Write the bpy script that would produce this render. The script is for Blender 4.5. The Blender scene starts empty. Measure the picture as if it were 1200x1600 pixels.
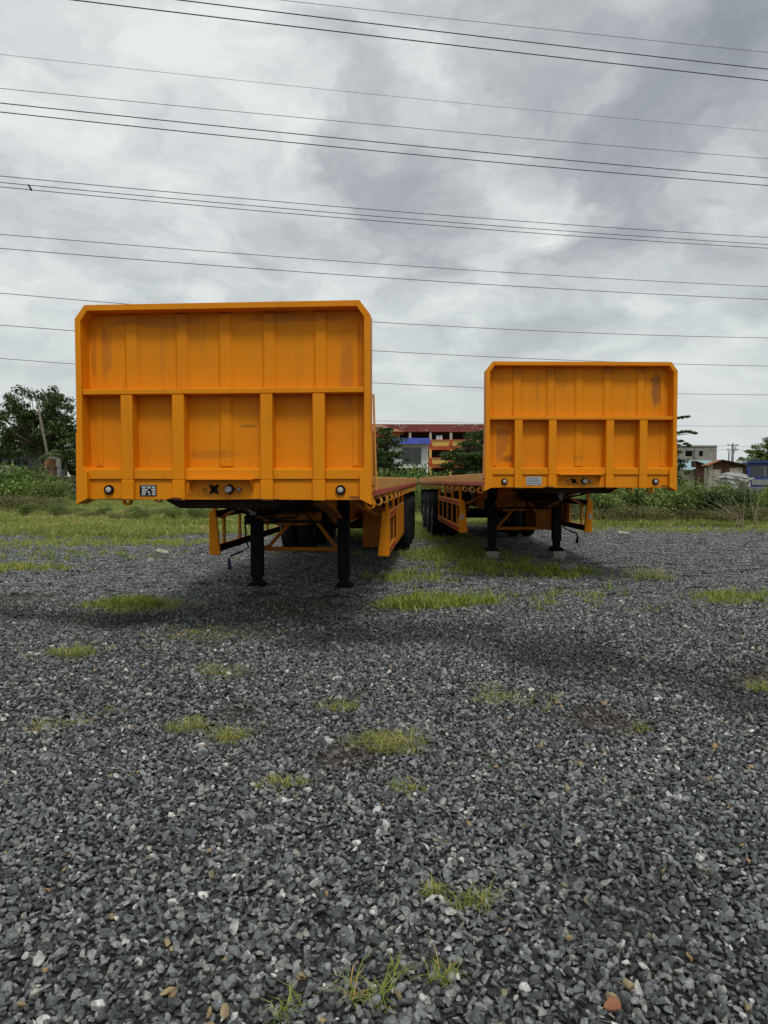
import bpy, bmesh, math, random
import numpy as np
from mathutils import Vector, Matrix
R = math.radians
random.seed(7); rng = np.random.default_rng(11)
S = bpy.context.scene
C = S.collection

# ------------------------------------------------------------------ camera
F, CX, CY, CAMZ, PITCH = 1150.0, 600.0, 800.0, 1.42, R(2.6)
cd = bpy.data.cameras.new('camera'); cam = bpy.data.objects.new('camera', cd); C.objects.link(cam)
cd.sensor_width = 36; cd.lens = F / 1600 * 36; cd.clip_start = .05; cd.clip_end = 4000
cam.location = (0, 0, CAMZ); cam.rotation_euler = (R(90) - PITCH, 0, 0)
S.camera = cam

# ------------------------------------------------------------------ sky, sun, exposure
SUN_EL, SUN_AZ = R(56), R(168)          # azimuth clockwise from the view direction (+Y): behind the camera, to the right
w = bpy.data.worlds.new('World'); S.world = w; w.use_nodes = True
nt = w.node_tree; nt.nodes.clear()
def N(t, **k):
    n = nt.nodes.new(t)
    for a, b in k.items(): setattr(n, a, b)
    return n
def L(a, b): nt.links.new(a, b)
def M(op, a, b=None, clamp=False):
    n = N('ShaderNodeMath', operation=op); n.use_clamp = clamp
    for i, v in enumerate((a, b)):
        if v is None: continue
        if isinstance(v, (int, float)): n.inputs[i].default_value = v
        else: L(v, n.inputs[i])
    return n.outputs[0]
sky = N('ShaderNodeTexSky', sky_type='NISHITA'); sky.sun_disc = False
sky.sun_elevation = SUN_EL; sky.sun_rotation = SUN_AZ; sky.dust_density = 3; sky.air_density = 1.2
tc = N('ShaderNodeTexCoord'); sep = N('ShaderNodeSeparateXYZ'); L(tc.outputs['Generated'], sep.inputs[0])
zc = M('MAXIMUM', sep.outputs[2], 0.0); den = M('ADD', zc, 0.30)
comb = N('ShaderNodeCombineXYZ'); L(M('DIVIDE', sep.outputs[0], den), comb.inputs[0]); L(M('DIVIDE', sep.outputs[1], den), comb.inputs[1])
warp = N('ShaderNodeTexNoise'); warp.inputs['Scale'].default_value = 2.6; warp.inputs['Detail'].default_value = 7; warp.inputs['Roughness'].default_value = .6; L(comb.outputs[0], warp.inputs['Vector'])
wv = N('ShaderNodeVectorMath', operation='MULTIPLY_ADD'); L(warp.outputs['Color'], wv.inputs[0]); wv.inputs[1].default_value = (.42, .42, 0); L(comb.outputs[0], wv.inputs[2])
n1 = N('ShaderNodeTexNoise'); n1.inputs['Scale'].default_value = 1.3; n1.inputs['Detail'].default_value = 9; n1.inputs['Roughness'].default_value = .5; L(wv.outputs[0], n1.inputs['Vector'])
n2 = N('ShaderNodeTexNoise'); n2.inputs['Scale'].default_value = 4.2; n2.inputs['Detail'].default_value = 8; n2.inputs['Roughness'].default_value = .55
st = N('ShaderNodeMapping'); st.inputs['Scale'].default_value = (1, .9, 1); st.inputs['Rotation'].default_value = (0, 0, R(35)); L(wv.outputs[0], st.inputs[0]); L(st.outputs[0], n2.inputs['Vector'])
def ray(px, py):
    h, v = (px - CX) / F, (CY - py) / F
    return Vector((h, math.cos(PITCH) + v * math.sin(PITCH), -math.sin(PITCH) + v * math.cos(PITCH)))
def cloudpt(px, py):
    d = ray(px, py).normalized(); k = max(d.z, 0) + .30
    return (d.x / k + .21, d.y / k + .21, 0)
tot = M('ADD', M('MULTIPLY', n1.outputs[0], .60), M('MULTIPLY', n2.outputs[0], .66)); tot = M('SUBTRACT', tot, .098)
# cloud banks as they stand in the photographed sky: (pixel, pixel, radius, darkening)
for px, py, rad, amt in ((1130, 40, .36, -.10), (1040, 170, .36, -.11), (1130, 320, .40, -.09), (870, 90, .20, -.08), (900, 230, .24, -.09), (1000, 310, .28, -.08), (500, 30, .13, -.12), (540, 100, .15, -.13), (580, 165, .13, -.10), (560, 260, .17, -.13), (640, 290, .17, -.15), (700, 320, .19, -.15), (650, 385, .19, -.16), (1100, 440, .4, -.06), (860, 530, .3, -.05), (960, 230, .35, -.07), (1120, 230, .3, -.07), (1000, 400, .3, -.06), (640, 470, .2, -.05), (200, 250, .2, -.04), (60, 200, .25, -.05), (130, 350, .25, -.04),
                         (130, 120, .6, .08), (330, 230, .45, .12), (640, 110, .20, .14), (730, 190, .22, .16), (760, 110, .15, .08), (90, 300, .5, .10), (800, 290, .2, .17), (860, 350, .18, .12), (300, 60, .35, .07), (420, 90, .2, .09), (200, 420, .5, .08), (470, 400, .35, .08), (900, 150, .1, .06), (830, 430, .3, .08)):
    vd = N('ShaderNodeVectorMath', operation='DISTANCE'); L(wv.outputs[0], vd.inputs[0]); vd.inputs[1].default_value = cloudpt(px, py); rad *= .85; amt *= .66 if amt < 0 else .5
    mr = N('ShaderNodeMapRange', interpolation_type='SMOOTHSTEP'); L(vd.outputs['Value'], mr.inputs['Value'])
    mr.inputs['From Min'].default_value = 0; mr.inputs['From Max'].default_value = rad; mr.inputs['To Min'].default_value = amt; mr.inputs['To Max'].default_value = 0
    tot = M('ADD', tot, mr.outputs[0])
ramp = N('ShaderNodeValToRGB'); L(tot, ramp.inputs[0])
e = ramp.color_ramp.elements; e[0].position = .25; e[0].color = (.285, .312, .343, 1); e[1].position = .66; e[1].color = (.80, .845, .835, 1)
m_ = e.new(.42); m_.color = (.43, .463, .483, 1); m_ = e.new(.54); m_.color = (.60, .64, .645, 1)
hz = N('ShaderNodeMapRange', interpolation_type='SMOOTHSTEP'); L(zc, hz.inputs['Value']); hz.inputs['From Max'].default_value = .30; hz.inputs['To Min'].default_value = .95; hz.inputs['To Max'].default_value = 0
mh = N('ShaderNodeMix', data_type='RGBA'); L(hz.outputs[0], mh.inputs[0]); L(ramp.outputs[0], mh.inputs[6]); mh.inputs[7].default_value = (.665, .72, .715, 1)
sc10 = N('ShaderNodeVectorMath', operation='SCALE'); L(mh.outputs[2], sc10.inputs[0]); sc10.inputs['Scale'].default_value = 10.2
mix = N('ShaderNodeMix', data_type='RGBA'); mix.inputs[0].default_value = .95; L(sky.outputs[0], mix.inputs[6]); L(sc10.outputs[0], mix.inputs[7])
bg = N('ShaderNodeBackground'); bg.inputs[1].default_value = .1; L(mix.outputs[2], bg.inputs[0])
wo = N('ShaderNodeOutputWorld'); L(bg.outputs[0], wo.inputs[0])
sd = bpy.data.lights.new('sun', 'SUN'); so = bpy.data.objects.new('sun', sd); C.objects.link(so)
sd.energy = 1.5; sd.angle = R(14); sd.color = (1, .965, .91)
sdir = Vector((math.sin(SUN_AZ) * math.cos(SUN_EL), math.cos(SUN_AZ) * math.cos(SUN_EL), math.sin(SUN_EL)))
so.rotation_euler = sdir.to_track_quat('Z', 'Y').to_euler(); so.location = (6, -12, 20)
S.view_settings.view_transform = 'Standard'; S.view_settings.look = 'None'; S.view_settings.gamma = 1; S.view_settings.exposure = 0
S.view_settings.use_curve_mapping = False
S.cycles.max_bounces = 6; S.cycles.transparent_max_bounces = 6

# ------------------------------------------------------------------ helpers
def at(px, py, Y):
    d = ray(px, py); return Vector((0, 0, CAMZ)) + d * (Y / d.y)
def ground_at(px, py):
    d = ray(px, py); return Vector((0, 0, CAMZ)) + d * (CAMZ / -d.z)
def srgb(r, g, b): return tuple(((c / 255) / 12.92 if c <= 10 else ((c / 255 + .055) / 1.055) ** 2.4) for c in (r, g, b))

class NT:
    def __init__(s, name):
        s.m = bpy.data.materials.new(name); s.m.use_nodes = True; s.t = s.m.node_tree; s.t.nodes.clear()
        s.o = s.n('ShaderNodeOutputMaterial'); s.b = s.n('ShaderNodeBsdfPrincipled'); s.l(s.b.outputs[0], s.o.inputs[0])
        s.tc = s.n('ShaderNodeTexCoord')
    def n(s, t, **k):
        x = s.t.nodes.new(t)
        for a, b in k.items(): setattr(x, a, b)
        return x
    def l(s, a, b): s.t.links.new(a, b)
    def noise(s, scale, detail=4, rough=.55, vec=None, stretch=None):
        x = s.n('ShaderNodeTexNoise'); x.inputs['Scale'].default_value = scale; x.inputs['Detail'].default_value = detail; x.inputs['Roughness'].default_value = rough
        v = vec or s.tc.outputs['Object']
        if stretch:
            mp = s.n('ShaderNodeMapping'); mp.inputs['Scale'].default_value = stretch; s.l(v, mp.inputs[0]); v = mp.outputs[0]
        s.l(v, x.inputs['Vector']); return x.outputs[0]
    def ramp(s, fac, stops):
        x = s.n('ShaderNodeValToRGB'); s.l(fac, x.inputs[0]); e = x.color_ramp.elements
        e[0].position, e[0].color = stops[0][0], (*stops[0][1], 1); e[1].position, e[1].color = stops[-1][0], (*stops[-1][1], 1)
        for p, c in stops[1:-1]:
            q = e.new(p); q.color = (*c, 1)
        return x.outputs[0]
    def mixc(s, fac, a, b, blend='MIX'):
        x = s.n('ShaderNodeMix', data_type='RGBA', blend_type=blend)
        for i, v in ((0, fac), (6, a), (7, b)):
            if isinstance(v, (int, float)): x.inputs[i].default_value = v
            elif isinstance(v, tuple): x.inputs[i].default_value = (*v, 1)
            else: s.l(v, x.inputs[i])
        return x.outputs[2]
    def rng(s, v, a, b, c=0, d=1):
        x = s.n('ShaderNodeMapRange', interpolation_type='SMOOTHSTEP'); s.l(v, x.inputs[0])
        for i, q in enumerate((a, b, c, d)): x.inputs[i + 1].default_value = q
        return x.outputs[0]
    def math(s, op, a, b):
        x = s.n('ShaderNodeMath', operation=op)
        for i, v in ((0, a), (1, b)):
            if isinstance(v, (int, float)): x.inputs[i].default_value = v
            else: s.l(v, x.inputs[i])
        return x.outputs[0]
    def attr(s, name, inst=False):
        x = s.n('ShaderNodeAttribute'); x.attribute_name = name
        if inst: x.attribute_type = 'INSTANCER'
        return x.outputs['Fac']
    def col(s, c):
        if isinstance(c, tuple): s.b.inputs['Base Color'].default_value = (*c, 1)
        else: s.l(c, s.b.inputs['Base Color'])
    def bump(s, h, strength=.3, dist=.01):
        x = s.n('ShaderNodeBump'); x.inputs['Strength'].default_value = strength; x.inputs['Distance'].default_value = dist
        s.l(h, x.inputs['Height']); s.l(x.outputs[0], s.b.inputs['Normal'])
    def rough(s, v, spec=.5):
        if isinstance(v, (int, float)): s.b.inputs['Roughness'].default_value = v
        else: s.l(v, s.b.inputs['Roughness'])
        s.b.inputs['Specular IOR Level'].default_value = spec

def plain(name, c, rough=.7, var=.18, scale=3, spec=.3, metal=0, bump=0):
    t = NT(name); n = t.noise(scale, 6)
    d = tuple(x * (1 - var) for x in c); h = tuple(min(1, x * (1 + var)) for x in c)
    t.col(t.ramp(n, [(.3, d), (.7, h)])); t.rough(rough, spec); t.b.inputs['Metallic'].default_value = metal
    if bump: t.bump(t.noise(scale * 8, 5), bump, .01)
    return t.m

def paint(name, c, dirt=.5, marks=()):
    t = NT(name)
    base = t.ramp(t.noise(1.6, 5), [(.3, tuple(x * .9 for x in c)), (.7, c)])
    streak = t.rng(t.noise(5, 6, .6, stretch=(2.2, 2.2, .22)), .52, .8, 0, .28 * dirt)
    base = t.mixc(streak, base, (.22, .10, .03))
    grime = t.rng(t.noise(9, 8, .65), .60, .74, 0, .35 * dirt)
    base = t.mixc(grime, base, (.20, .085, .02))
    chip = t.rng(t.noise(31, 4, .6), .745, .765, 0, min(.8, .7 * dirt))
    base = t.mixc(chip, base, (.06, .03, .02))
    for (p, r, c2, k, sc) in marks:        # rubbed, rusty and plain darker patches with ragged edges, in object space
        mp = t.n('ShaderNodeMapping'); mp.vector_type = 'POINT'; mp.inputs['Location'].default_value = tuple(-a / b for a, b in zip(p, r)); mp.inputs['Scale'].default_value = tuple(1 / b for b in r)
        t.l(t.tc.outputs['Object'], mp.inputs[0])
        ln = t.n('ShaderNodeVectorMath', operation='LENGTH'); t.l(mp.outputs[0], ln.inputs[0])
        dd = t.math('ADD', ln.outputs['Value'], t.math('MULTIPLY', t.math('SUBTRACT', t.noise(sc, 6, .65), .5), 1.6))
        base = t.mixc(t.rng(dd, .65, 1.0, k, 0), base, c2)
    t.col(base); t.rough(t.ramp(t.noise(6, 5), [(.3, (.48,) * 3), (.7, (.66,) * 3)]), .2)
    t.bump(t.noise(2.6, 3), .22, .03)
    return t.m

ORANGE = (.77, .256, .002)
MAT = {}
MAT['orange'] = paint('orange_paint', ORANGE, .85)
MAT['panel_near'] = paint('orange_panel_paint', ORANGE, 1.15, marks=(
    ((-.1, 0, 1.62), (.30, .5, .05), (.30, .12, .02), .35, 5), ((.22, 0, 1.86), (.10, .5, .02), (.20, .09, .03), .5, 9), ((1.05, 0, 2.30), (.12, .5, .35), (.42, .15, .02), .5, 4), ((-1.08, 0, 2.45), (.10, .5, .30), (.40, .14, .02), .5, 4), ((-.60, 0, 2.74), (.5, .5, .06), (.36, .13, .03), .5, 5), ((.60, 0, 2.76), (.5, .5, .05), (.36, .13, .03), .5, 5)))  # sheet also gets darker patches along its top edge and both sides
MAT['panel_far'] = paint('orange_panel_paint_worn', ORANGE, 1.2, marks=(
    ((1.02, 0, 2.52), (.10, .5, .26), (.14, .07, .03), .6, 7), ((-1.02, 0, 1.80), (.15, .5, .28), (.40, .13, .02), .65, 4), ((-.93, 0, 1.62), (.10, .5, .06), (.16, .07, .02), .6, 6)))
MAT['plate_paint'] = paint('lower_plate_paint', ORANGE, 1.0, marks=(((-.40, 0, 1.245), (.10, .5, .016), (.015, .012, .01), .9, 16), ((.30, 0, 1.243), (.25, .5, .008), (.03, .018, .01), .8, 18), ((-.95, 0, 1.243), (.2, .5, .008), (.04, .02, .01), .8, 18), ((1.1, 0, 1.26), (.06, .5, .02), (.10, .04, .02), .7, 14), ((0, 0, 1.30), (.22, .5, .07), (.30, .10, .02), .4, 6)))
MAT['rail'] = paint('rail_paint_faded', (.66, .30, .06), 1.0)
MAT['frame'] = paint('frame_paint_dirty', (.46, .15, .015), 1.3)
MAT['red'] = plain('red_tape', (.42, .05, .04), .5, .25, 9)
MAT['black'] = plain('black_paint', (.007, .007, .008), .8, .3, 6, .15)
MAT['under'] = plain('underframe_grime_and_shade', (.022, .012, .008), .9, .4, 6, .1)  # grime of the underframe; also the shade painted inside the guard rails
MAT['rubber'] = plain('tyre_rubber', (.013, .013, .014), .85, .35, 9, .2, bump=.3)
MAT['rim'] = plain('rim_steel', (.10, .10, .11), .55, .3, 8, .5)
MAT['steel'] = plain('zinc_steel', (.30, .30, .31), .42, .25, 14, .5, .7)
MAT['lens'] = plain('lamp_lens', (.42, .40, .36), .25, .12, 20, .5)
MAT['plate_silver'] = plain('silver_plate', (.36, .38, .38), .5, .18, 30, .5)
MAT['white_print'] = plain('white_print', (.55, .55, .53), .6, .2, 60)
MAT['rust'] = plain('rusty_iron', (.14, .055, .025), .8, .4, 20)
MAT['blue_grip'] = plain('blue_grip', (.025, .03, .11), .6, .3, 20)
MAT['deck'] = plain('deck_steel', (.20, .10, .05), .75, .35, 3)
MAT['concrete'] = plain('concrete', (.30, .29, .26), .9, .22, 6, .2, bump=.4)

class MB:
    def __init__(s): s.v = []; s.f = []
    def box(s, x0, x1, y0, y1, z0, z1):
        b = len(s.v); s.v += [(x, y, z) for z in (z0, z1) for x, y in ((x0, y0), (x1, y0), (x1, y1), (x0, y1))]
        s.f += [tuple(b + i for i in q) for q in ((3, 2, 1, 0), (4, 5, 6, 7), (0, 1, 5, 4), (1, 2, 6, 5), (2, 3, 7, 6), (3, 0, 4, 7))]; return s
    def prism(s, poly, a0, a1, axis='y'):       # poly in the two other axes, extruded along axis
        b = len(s.v); n = len(poly)
        for a in (a0, a1):
            for p, q in poly: s.v.append({'y': (p, a, q), 'x': (a, p, q), 'z': (p, q, a)}[axis])
        s.f += [tuple(range(b + n - 1, b - 1, -1)), tuple(range(b + n, b + 2 * n))]
        s.f += [(b + i, b + (i + 1) % n, b + n + (i + 1) % n, b + n + i) for i in range(n)]; return s
    def tube(s, pts, r, n=8, r2=None, cap=True):
        pts = [Vector(p) for p in pts]; b = len(s.v); k = len(pts)
        for i, p in enumerate(pts):
            t = (pts[min(i + 1, k - 1)] - pts[max(i - 1, 0)]).normalized()
            a = t.cross(Vector((0, 0, 1)) if abs(t.z) < .9 else Vector((1, 0, 0))).normalized(); c = t.cross(a)
            rr = r if r2 is None else r + (r2 - r) * i / (k - 1)
            if isinstance(r, (list, tuple)): rr = r[i]
            for j in range(n):
                th = 2 * math.pi * j / n; s.v.append(tuple(p + a * (rr * math.cos(th)) + c * (rr * math.sin(th))))
        for i in range(k - 1):
            for j in range(n):
                q = b + i * n; s.f.append((q + j, q + (j + 1) % n, q + n + (j + 1) % n, q + n + j))
        if cap: s.f += [tuple(range(b + n - 1, b - 1, -1)), tuple(range(b + (k - 1) * n, b + k * n))]
        return s
    def lathe(s, prof, c, axis='x', n=28):       # prof: (offset along axis, radius)
        b = len(s.v); k = len(prof)
        for a, r in prof:
            for j in range(n):
                th = 2 * math.pi * j / n; u, v = r * math.cos(th), r * math.sin(th)
                s.v.append({'x': (c[0] + a, c[1] + u, c[2] + v), 'y': (c[0] + u, c[1] + a, c[2] + v), 'z': (c[0] + u, c[1] + v, c[2] + a)}[axis])
        for i in range(k - 1):
            for j in range(n):
                q = b + i * n; s.f.append((q + j, q + (j + 1) % n, q + n + (j + 1) % n, q + n + j))
        s.f += [tuple(range(b + n - 1, b - 1, -1)), tuple(range(b + (k - 1) * n, b + k * n))]; return s
    def mesh(s, name):
        me = bpy.data.meshes.new(name); me.from_pydata(s.v, [], s.f)
        bm = bmesh.new(); bm.from_mesh(me); bmesh.ops.recalc_face_normals(bm, faces=bm.faces); bm.to_mesh(me); bm.free(); return me
    def build(s, name, mat, parent=None, smooth=False, bevel=0, loc=None):
        me = s.mesh(name); return link(name, me, mat, parent, smooth, bevel, loc)
def link(name, me, mat, parent=None, smooth=False, bevel=0, loc=None):
    o = bpy.data.objects.new(name, me); C.objects.link(o)
    m = MAT[mat] if isinstance(mat, str) else mat
    if not me.materials: me.materials.append(m)
    if parent: o.parent = parent
    if loc is not None: o.location = loc
    if smooth: me.shade_smooth()
    if bevel:
        b = o.modifiers.new('bevel', 'BEVEL'); b.width = bevel; b.segments = 1; b.limit_method = 'ANGLE'
    return o
def tag(o, label=None, cat=None, group=None, kind=None):
    for k, v in (('label', label), ('category', cat), ('group', group), ('kind', kind)):
        if v: o[k] = v
    return o
def empty(name, loc, rz=0, label=None, cat=None, group=None):
    o = bpy.data.objects.new(name, None); C.objects.link(o); o.location = loc; o.rotation_euler = (0, 0, rz); o.empty_display_size = .2
    return tag(o, label, cat, group)
def copy_tree(o, parent=None):
    c = o.copy(); C.objects.link(c); c.parent = parent
    for ch in list(o.children): copy_tree(ch, c)
    return c

# ------------------------------------------------------------------ ground
def vnoise(x, y, sc, seed):
    x = np.asarray(x, float) / sc + seed * 17.13; y = np.asarray(y, float) / sc + seed * 9.71
    xi, yi = np.floor(x), np.floor(y); fx, fy = x - xi, y - yi; fx = fx * fx * (3 - 2 * fx); fy = fy * fy * (3 - 2 * fy)
    def h(a, b):
        q = np.sin(a * 127.1 + b * 311.7 + seed * 74.7) * 43758.5453; return q - np.floor(q)
    return (h(xi, yi) * (1 - fx) + h(xi + 1, yi) * fx) * (1 - fy) + (h(xi, yi + 1) * (1 - fx) + h(xi + 1, yi + 1) * fx) * fy
def fbm(x, y, sc, seed, o=4):
    s, a, t = 0, 1, 0
    for i in range(o): s = s + a * vnoise(x, y, sc / 2 ** i, seed + i); t += a; a *= .5
    return s / t
track = [ground_at(*p) for p in ((-500, 935), (-200, 948), (0, 962), (200, 968), (380, 985), (540, 992), (720, 1000), (880, 1020), (1040, 1052), (1200, 1090), (1500, 1170))]
def seg_dist(x, y, pl):
    best = np.full(np.shape(x), 1e9)
    for a, b in zip(pl[:-1], pl[1:]):
        dx, dy = b.x - a.x, b.y - a.y; t = np.clip(((x - a.x) * dx + (y - a.y) * dy) / (dx * dx + dy * dy), 0, 1)
        best = np.minimum(best, np.hypot(x - a.x - t * dx, y - a.y - t * dy))
    return best
def sstep(v, a, b):
    t = np.clip((v - a) / (b - a), 0, 1); return t * t * (3 - 2 * t)
def wet(x, y):
    d = seg_dist(x, y, track) + (fbm(x, y, .8, 3, 5) - .5) * 1.5
    w1 = 1 - sstep(d, -.1, .75)
    d2 = np.hypot(x - ground_at(970, 1390).x, y - ground_at(970, 1390).y) + (fbm(x, y, .3, 8) - .5) * .8
    w1 = np.maximum(w1, .8 * (1 - sstep(seg_dist(x, y, track[6:]) + (fbm(x, y, .5, 13) - .5) * .7, .0, .5)))
    return np.clip(np.maximum(w1, .7 * (1 - sstep(d2, .05, .45))) * (.55 + .85 * fbm(x, y, 1.1, 5)), 0, 1)
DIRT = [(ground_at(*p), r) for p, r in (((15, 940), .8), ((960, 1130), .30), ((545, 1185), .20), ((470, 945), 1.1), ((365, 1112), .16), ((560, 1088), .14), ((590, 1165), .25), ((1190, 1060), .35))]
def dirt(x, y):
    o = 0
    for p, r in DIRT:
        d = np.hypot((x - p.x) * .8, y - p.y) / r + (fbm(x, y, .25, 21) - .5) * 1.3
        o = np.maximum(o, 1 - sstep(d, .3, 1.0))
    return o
def edge_y(x):       # where the gravel yard ends
    return np.interp(x, [-60, -14, -8, -4.5, -2, 0, 2, 5, 9, 16, 60], [15.5, 15.5, 17.5, 18.2, 17.0, 17.0, 21, 22.5, 21.5, 18.5, 18.5])
def grassmask(x, y):
    return sstep(y - edge_y(x) + (fbm(x, y, 2.2, 31) - .5) * 5.5, -.9, .9)
def gh(x, y):
    x = np.asarray(x, float); y = np.asarray(y, float)
    return (fbm(x, y, 3.5, 41) - .5) * .05 * np.clip(y / 6, .3, 1) - .025 * wet(x, y) + grassmask(x, y) * .03
xs = np.concatenate([-np.geomspace(1500, 22, 16), np.arange(-20, 20.01, .25), np.geomspace(22, 1500, 16)])
ys = np.concatenate([-np.geomspace(400, 4, 8), np.arange(-2.5, 30.01, .2), np.geomspace(32, 2500, 24)])
gx, gy = np.meshgrid(xs, ys); nx, ny = len(xs), len(ys)
gz = gh(gx, gy); gz[(gy > 31) | (gy < -3)] = .02
verts = np.stack([gx, gy, gz], -1).reshape(-1, 3)
i0 = (np.arange(ny - 1)[:, None] * nx + np.arange(nx - 1)[None]).reshape(-1)
gm = bpy.data.meshes.new('ground'); gm.from_pydata(verts.tolist(), [], np.stack([i0, i0 + 1, i0 + nx + 1, i0 + nx], 1).tolist())
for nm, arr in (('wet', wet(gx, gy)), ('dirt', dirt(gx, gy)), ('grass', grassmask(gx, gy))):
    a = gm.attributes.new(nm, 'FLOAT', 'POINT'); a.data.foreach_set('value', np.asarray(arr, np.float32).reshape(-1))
t = NT('yard_ground'); pos = t.n('ShaderNodeNewGeometry').outputs['Position']
vor = t.n('ShaderNodeTexVoronoi'); vor.inputs['Scale'].default_value = 30; t.l(pos, vor.inputs['Vector'])
g = t.ramp(vor.outputs['Color'], [(.1, (.03, .031, .032)), (.7, (.075, .078, .079)), (.95, (.16, .16, .155))])
g = t.mixc(t.rng(vor.outputs['Distance'], .3, .75), g, (.022, .022, .022))
big = t.noise(.45, 5, .6, pos)
g = t.mixc(t.rng(big, .52, .75, 0, .35), g, (.10, .085, .06))
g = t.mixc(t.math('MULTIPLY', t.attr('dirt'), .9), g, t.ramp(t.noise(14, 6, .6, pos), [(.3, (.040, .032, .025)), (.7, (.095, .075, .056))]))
g = t.mixc(t.math('MULTIPLY', t.attr('wet'), .75), g, (.017, .017, .018))
gr = t.ramp(t.noise(1.1, 6, .65, pos), [(.3, (.11, .11, .045)), (.5, (.15, .165, .05)), (.7, (.20, .20, .08))])
g = t.mixc(t.attr('grass'), g, gr)
t.col(g); t.rough(.9, .2); t.bump(vor.outputs['Distance'], .8, .02)
gm.materials.append(t.m); go = bpy.data.objects.new('ground', gm); C.objects.link(go); tag(go, kind='structure'); gm.shade_smooth()

# ------------------------------------------------------------------ scattering with geometry nodes
def scatter(name, pts, rot, scl, idx, meshes, floats=None):
    col = bpy.data.collections.new(name + '_pieces')
    for i, me in enumerate(meshes):
        o = bpy.data.objects.new('%s_piece.%03d' % (name, i), me); col.objects.link(o)
    me = bpy.data.meshes.new(name); me.from_pydata(np.asarray(pts, float).tolist(), [], [])
    for nm, arr in (('rot', rot), ('scl', scl)):
        a = me.attributes.new(nm, 'FLOAT_VECTOR', 'POINT'); a.data.foreach_set('vector', np.asarray(arr, np.float32).reshape(-1))
    a = me.attributes.new('idx', 'INT', 'POINT'); a.data.foreach_set('value', np.asarray(idx, np.int32))
    for nm, arr in (floats or {}).items():
        a = me.attributes.new(nm, 'FLOAT', 'POINT'); a.data.foreach_set('value', np.asarray(arr, np.float32))
    o = bpy.data.objects.new(name, me); C.objects.link(o); me.materials.append(meshes[0].materials[0])
    ng = bpy.data.node_groups.new(name + '_scatter', 'GeometryNodeTree')
    ng.interface.new_socket('Geometry', in_out='INPUT', socket_type='NodeSocketGeometry'); ng.interface.new_socket('Geometry', in_out='OUTPUT', socket_type='NodeSocketGeometry')
    nn = ng.nodes.new; gi, go_ = nn('NodeGroupInput'), nn('NodeGroupOutput')
    ci = nn('GeometryNodeCollectionInfo'); ci.inputs['Collection'].default_value = col; ci.inputs['Separate Children'].default_value = True; ci.inputs['Reset Children'].default_value = True
    ip = nn('GeometryNodeInstanceOnPoints'); ip.inputs['Pick Instance'].default_value = True
    def na(nm, ty):
        x = nn('GeometryNodeInputNamedAttribute'); x.data_type = ty; x.inputs['Name'].default_value = nm; return x.outputs[0]
    er = nn('FunctionNodeEulerToRotation')
    lk = ng.links.new
    lk(na('rot', 'FLOAT_VECTOR'), er.inputs[0]); lk(gi.outputs[0], ip.inputs['Points']); lk(ci.outputs[0], ip.inputs['Instance'])
    lk(na('idx', 'INT'), ip.inputs['Instance Index']); lk(er.outputs[0], ip.inputs['Rotation']); lk(na('scl', 'FLOAT_VECTOR'), ip.inputs['Scale']); lk(ip.outputs[0], go_.inputs[0])
    md = o.modifiers.new('scatter', 'NODES'); md.node_group = ng
    return o

# gravel
t = NT('gravel_stone'); tone = t.math('ADD', t.attr('tone', True), t.attr('ptone'))
c = t.ramp(tone, [(0, (.022, .024, .025)), (.25, (.062, .067, .069)), (.6, (.130, .138, .140)), (.85, (.225, .234, .232)), (.93, (.235, .235, .20)), (.955, (.25, .25, .235)), (.970, (.46, .45, .42)), (.989, (.58, .57, .53)), (.992, (.19, .18, .11)), (1, (.34, .21, .09))])
nb = t.noise(60, 5, .65, t.n('ShaderNodeNewGeometry').outputs['Position']); nb2 = t.noise(150, 3, .6, t.n('ShaderNodeNewGeometry').outputs['Position'], (1, 1, 3))
c = t.mixc(1.0, c, t.ramp(nb, [(.28, (.38, .38, .38)), (.5, (1, 1, 1)), (.72, (1.75, 1.75, 1.72))]), 'MULTIPLY')
c = t.mixc(t.rng(nb2, .58, .70, 0, .5), c, (.34, .34, .33))
c = t.mixc(t.math('MULTIPLY', t.attr('wet', True), .80), c, (.013, .0135, .0145))
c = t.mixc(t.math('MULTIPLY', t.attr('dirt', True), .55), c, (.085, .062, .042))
t.col(c); t.rough(.6, .4); MAT['stone'] = t.m
def stone_mesh(seed, flat):
    r = random.Random(seed); bm = bmesh.new()
    for _ in range(13):
        v = Vector((r.gauss(0, 1), r.gauss(0, 1), r.gauss(0, 1))).normalized() * r.uniform(.82, 1.08); bm.verts.new((v.x, v.y * r.uniform(.7, .8), v.z * flat))
    ret = bmesh.ops.convex_hull(bm, input=bm.verts)
    bmesh.ops.delete(bm, geom=[v for v in bm.verts if not v.link_faces], context='VERTS')
    bmesh.ops.bevel(bm, geom=bm.edges[:], offset=.07, segments=1, affect='EDGES')
    me = bpy.data.meshes.new('gravel_stone'); bm.to_mesh(me); bm.free(); me.materials.append(MAT['stone']); return me
stones = [stone_mesh(100 + i, random.uniform(.42, .75)) for i in range(18)]
def jitter(y0, y1, sp, kx=.56, mx=1.0):
    yy = np.arange(y0, y1, sp); out = []
    for y in yy:
        hw = kx * y + mx; xx = np.arange(-hw, hw, sp); out.append(np.stack([xx, np.full_like(xx, y)], 1))
    p = np.concatenate(out); return p + rng.uniform(-.55, .55, p.shape) * sp
def keep_gravel(p):
    g = grassmask(p[:, 0], p[:, 1]); d = dirt(p[:, 0], p[:, 1]); u = rng.random(len(p))
    return p[(u > g * .97) & (rng.random(len(p)) > d * .5)]
pa = keep_gravel(np.concatenate([jitter(1.45, 4.2, .0200, .54, .35), jitter(4.2, 8.6, .0240, .54, .45)]))
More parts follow.
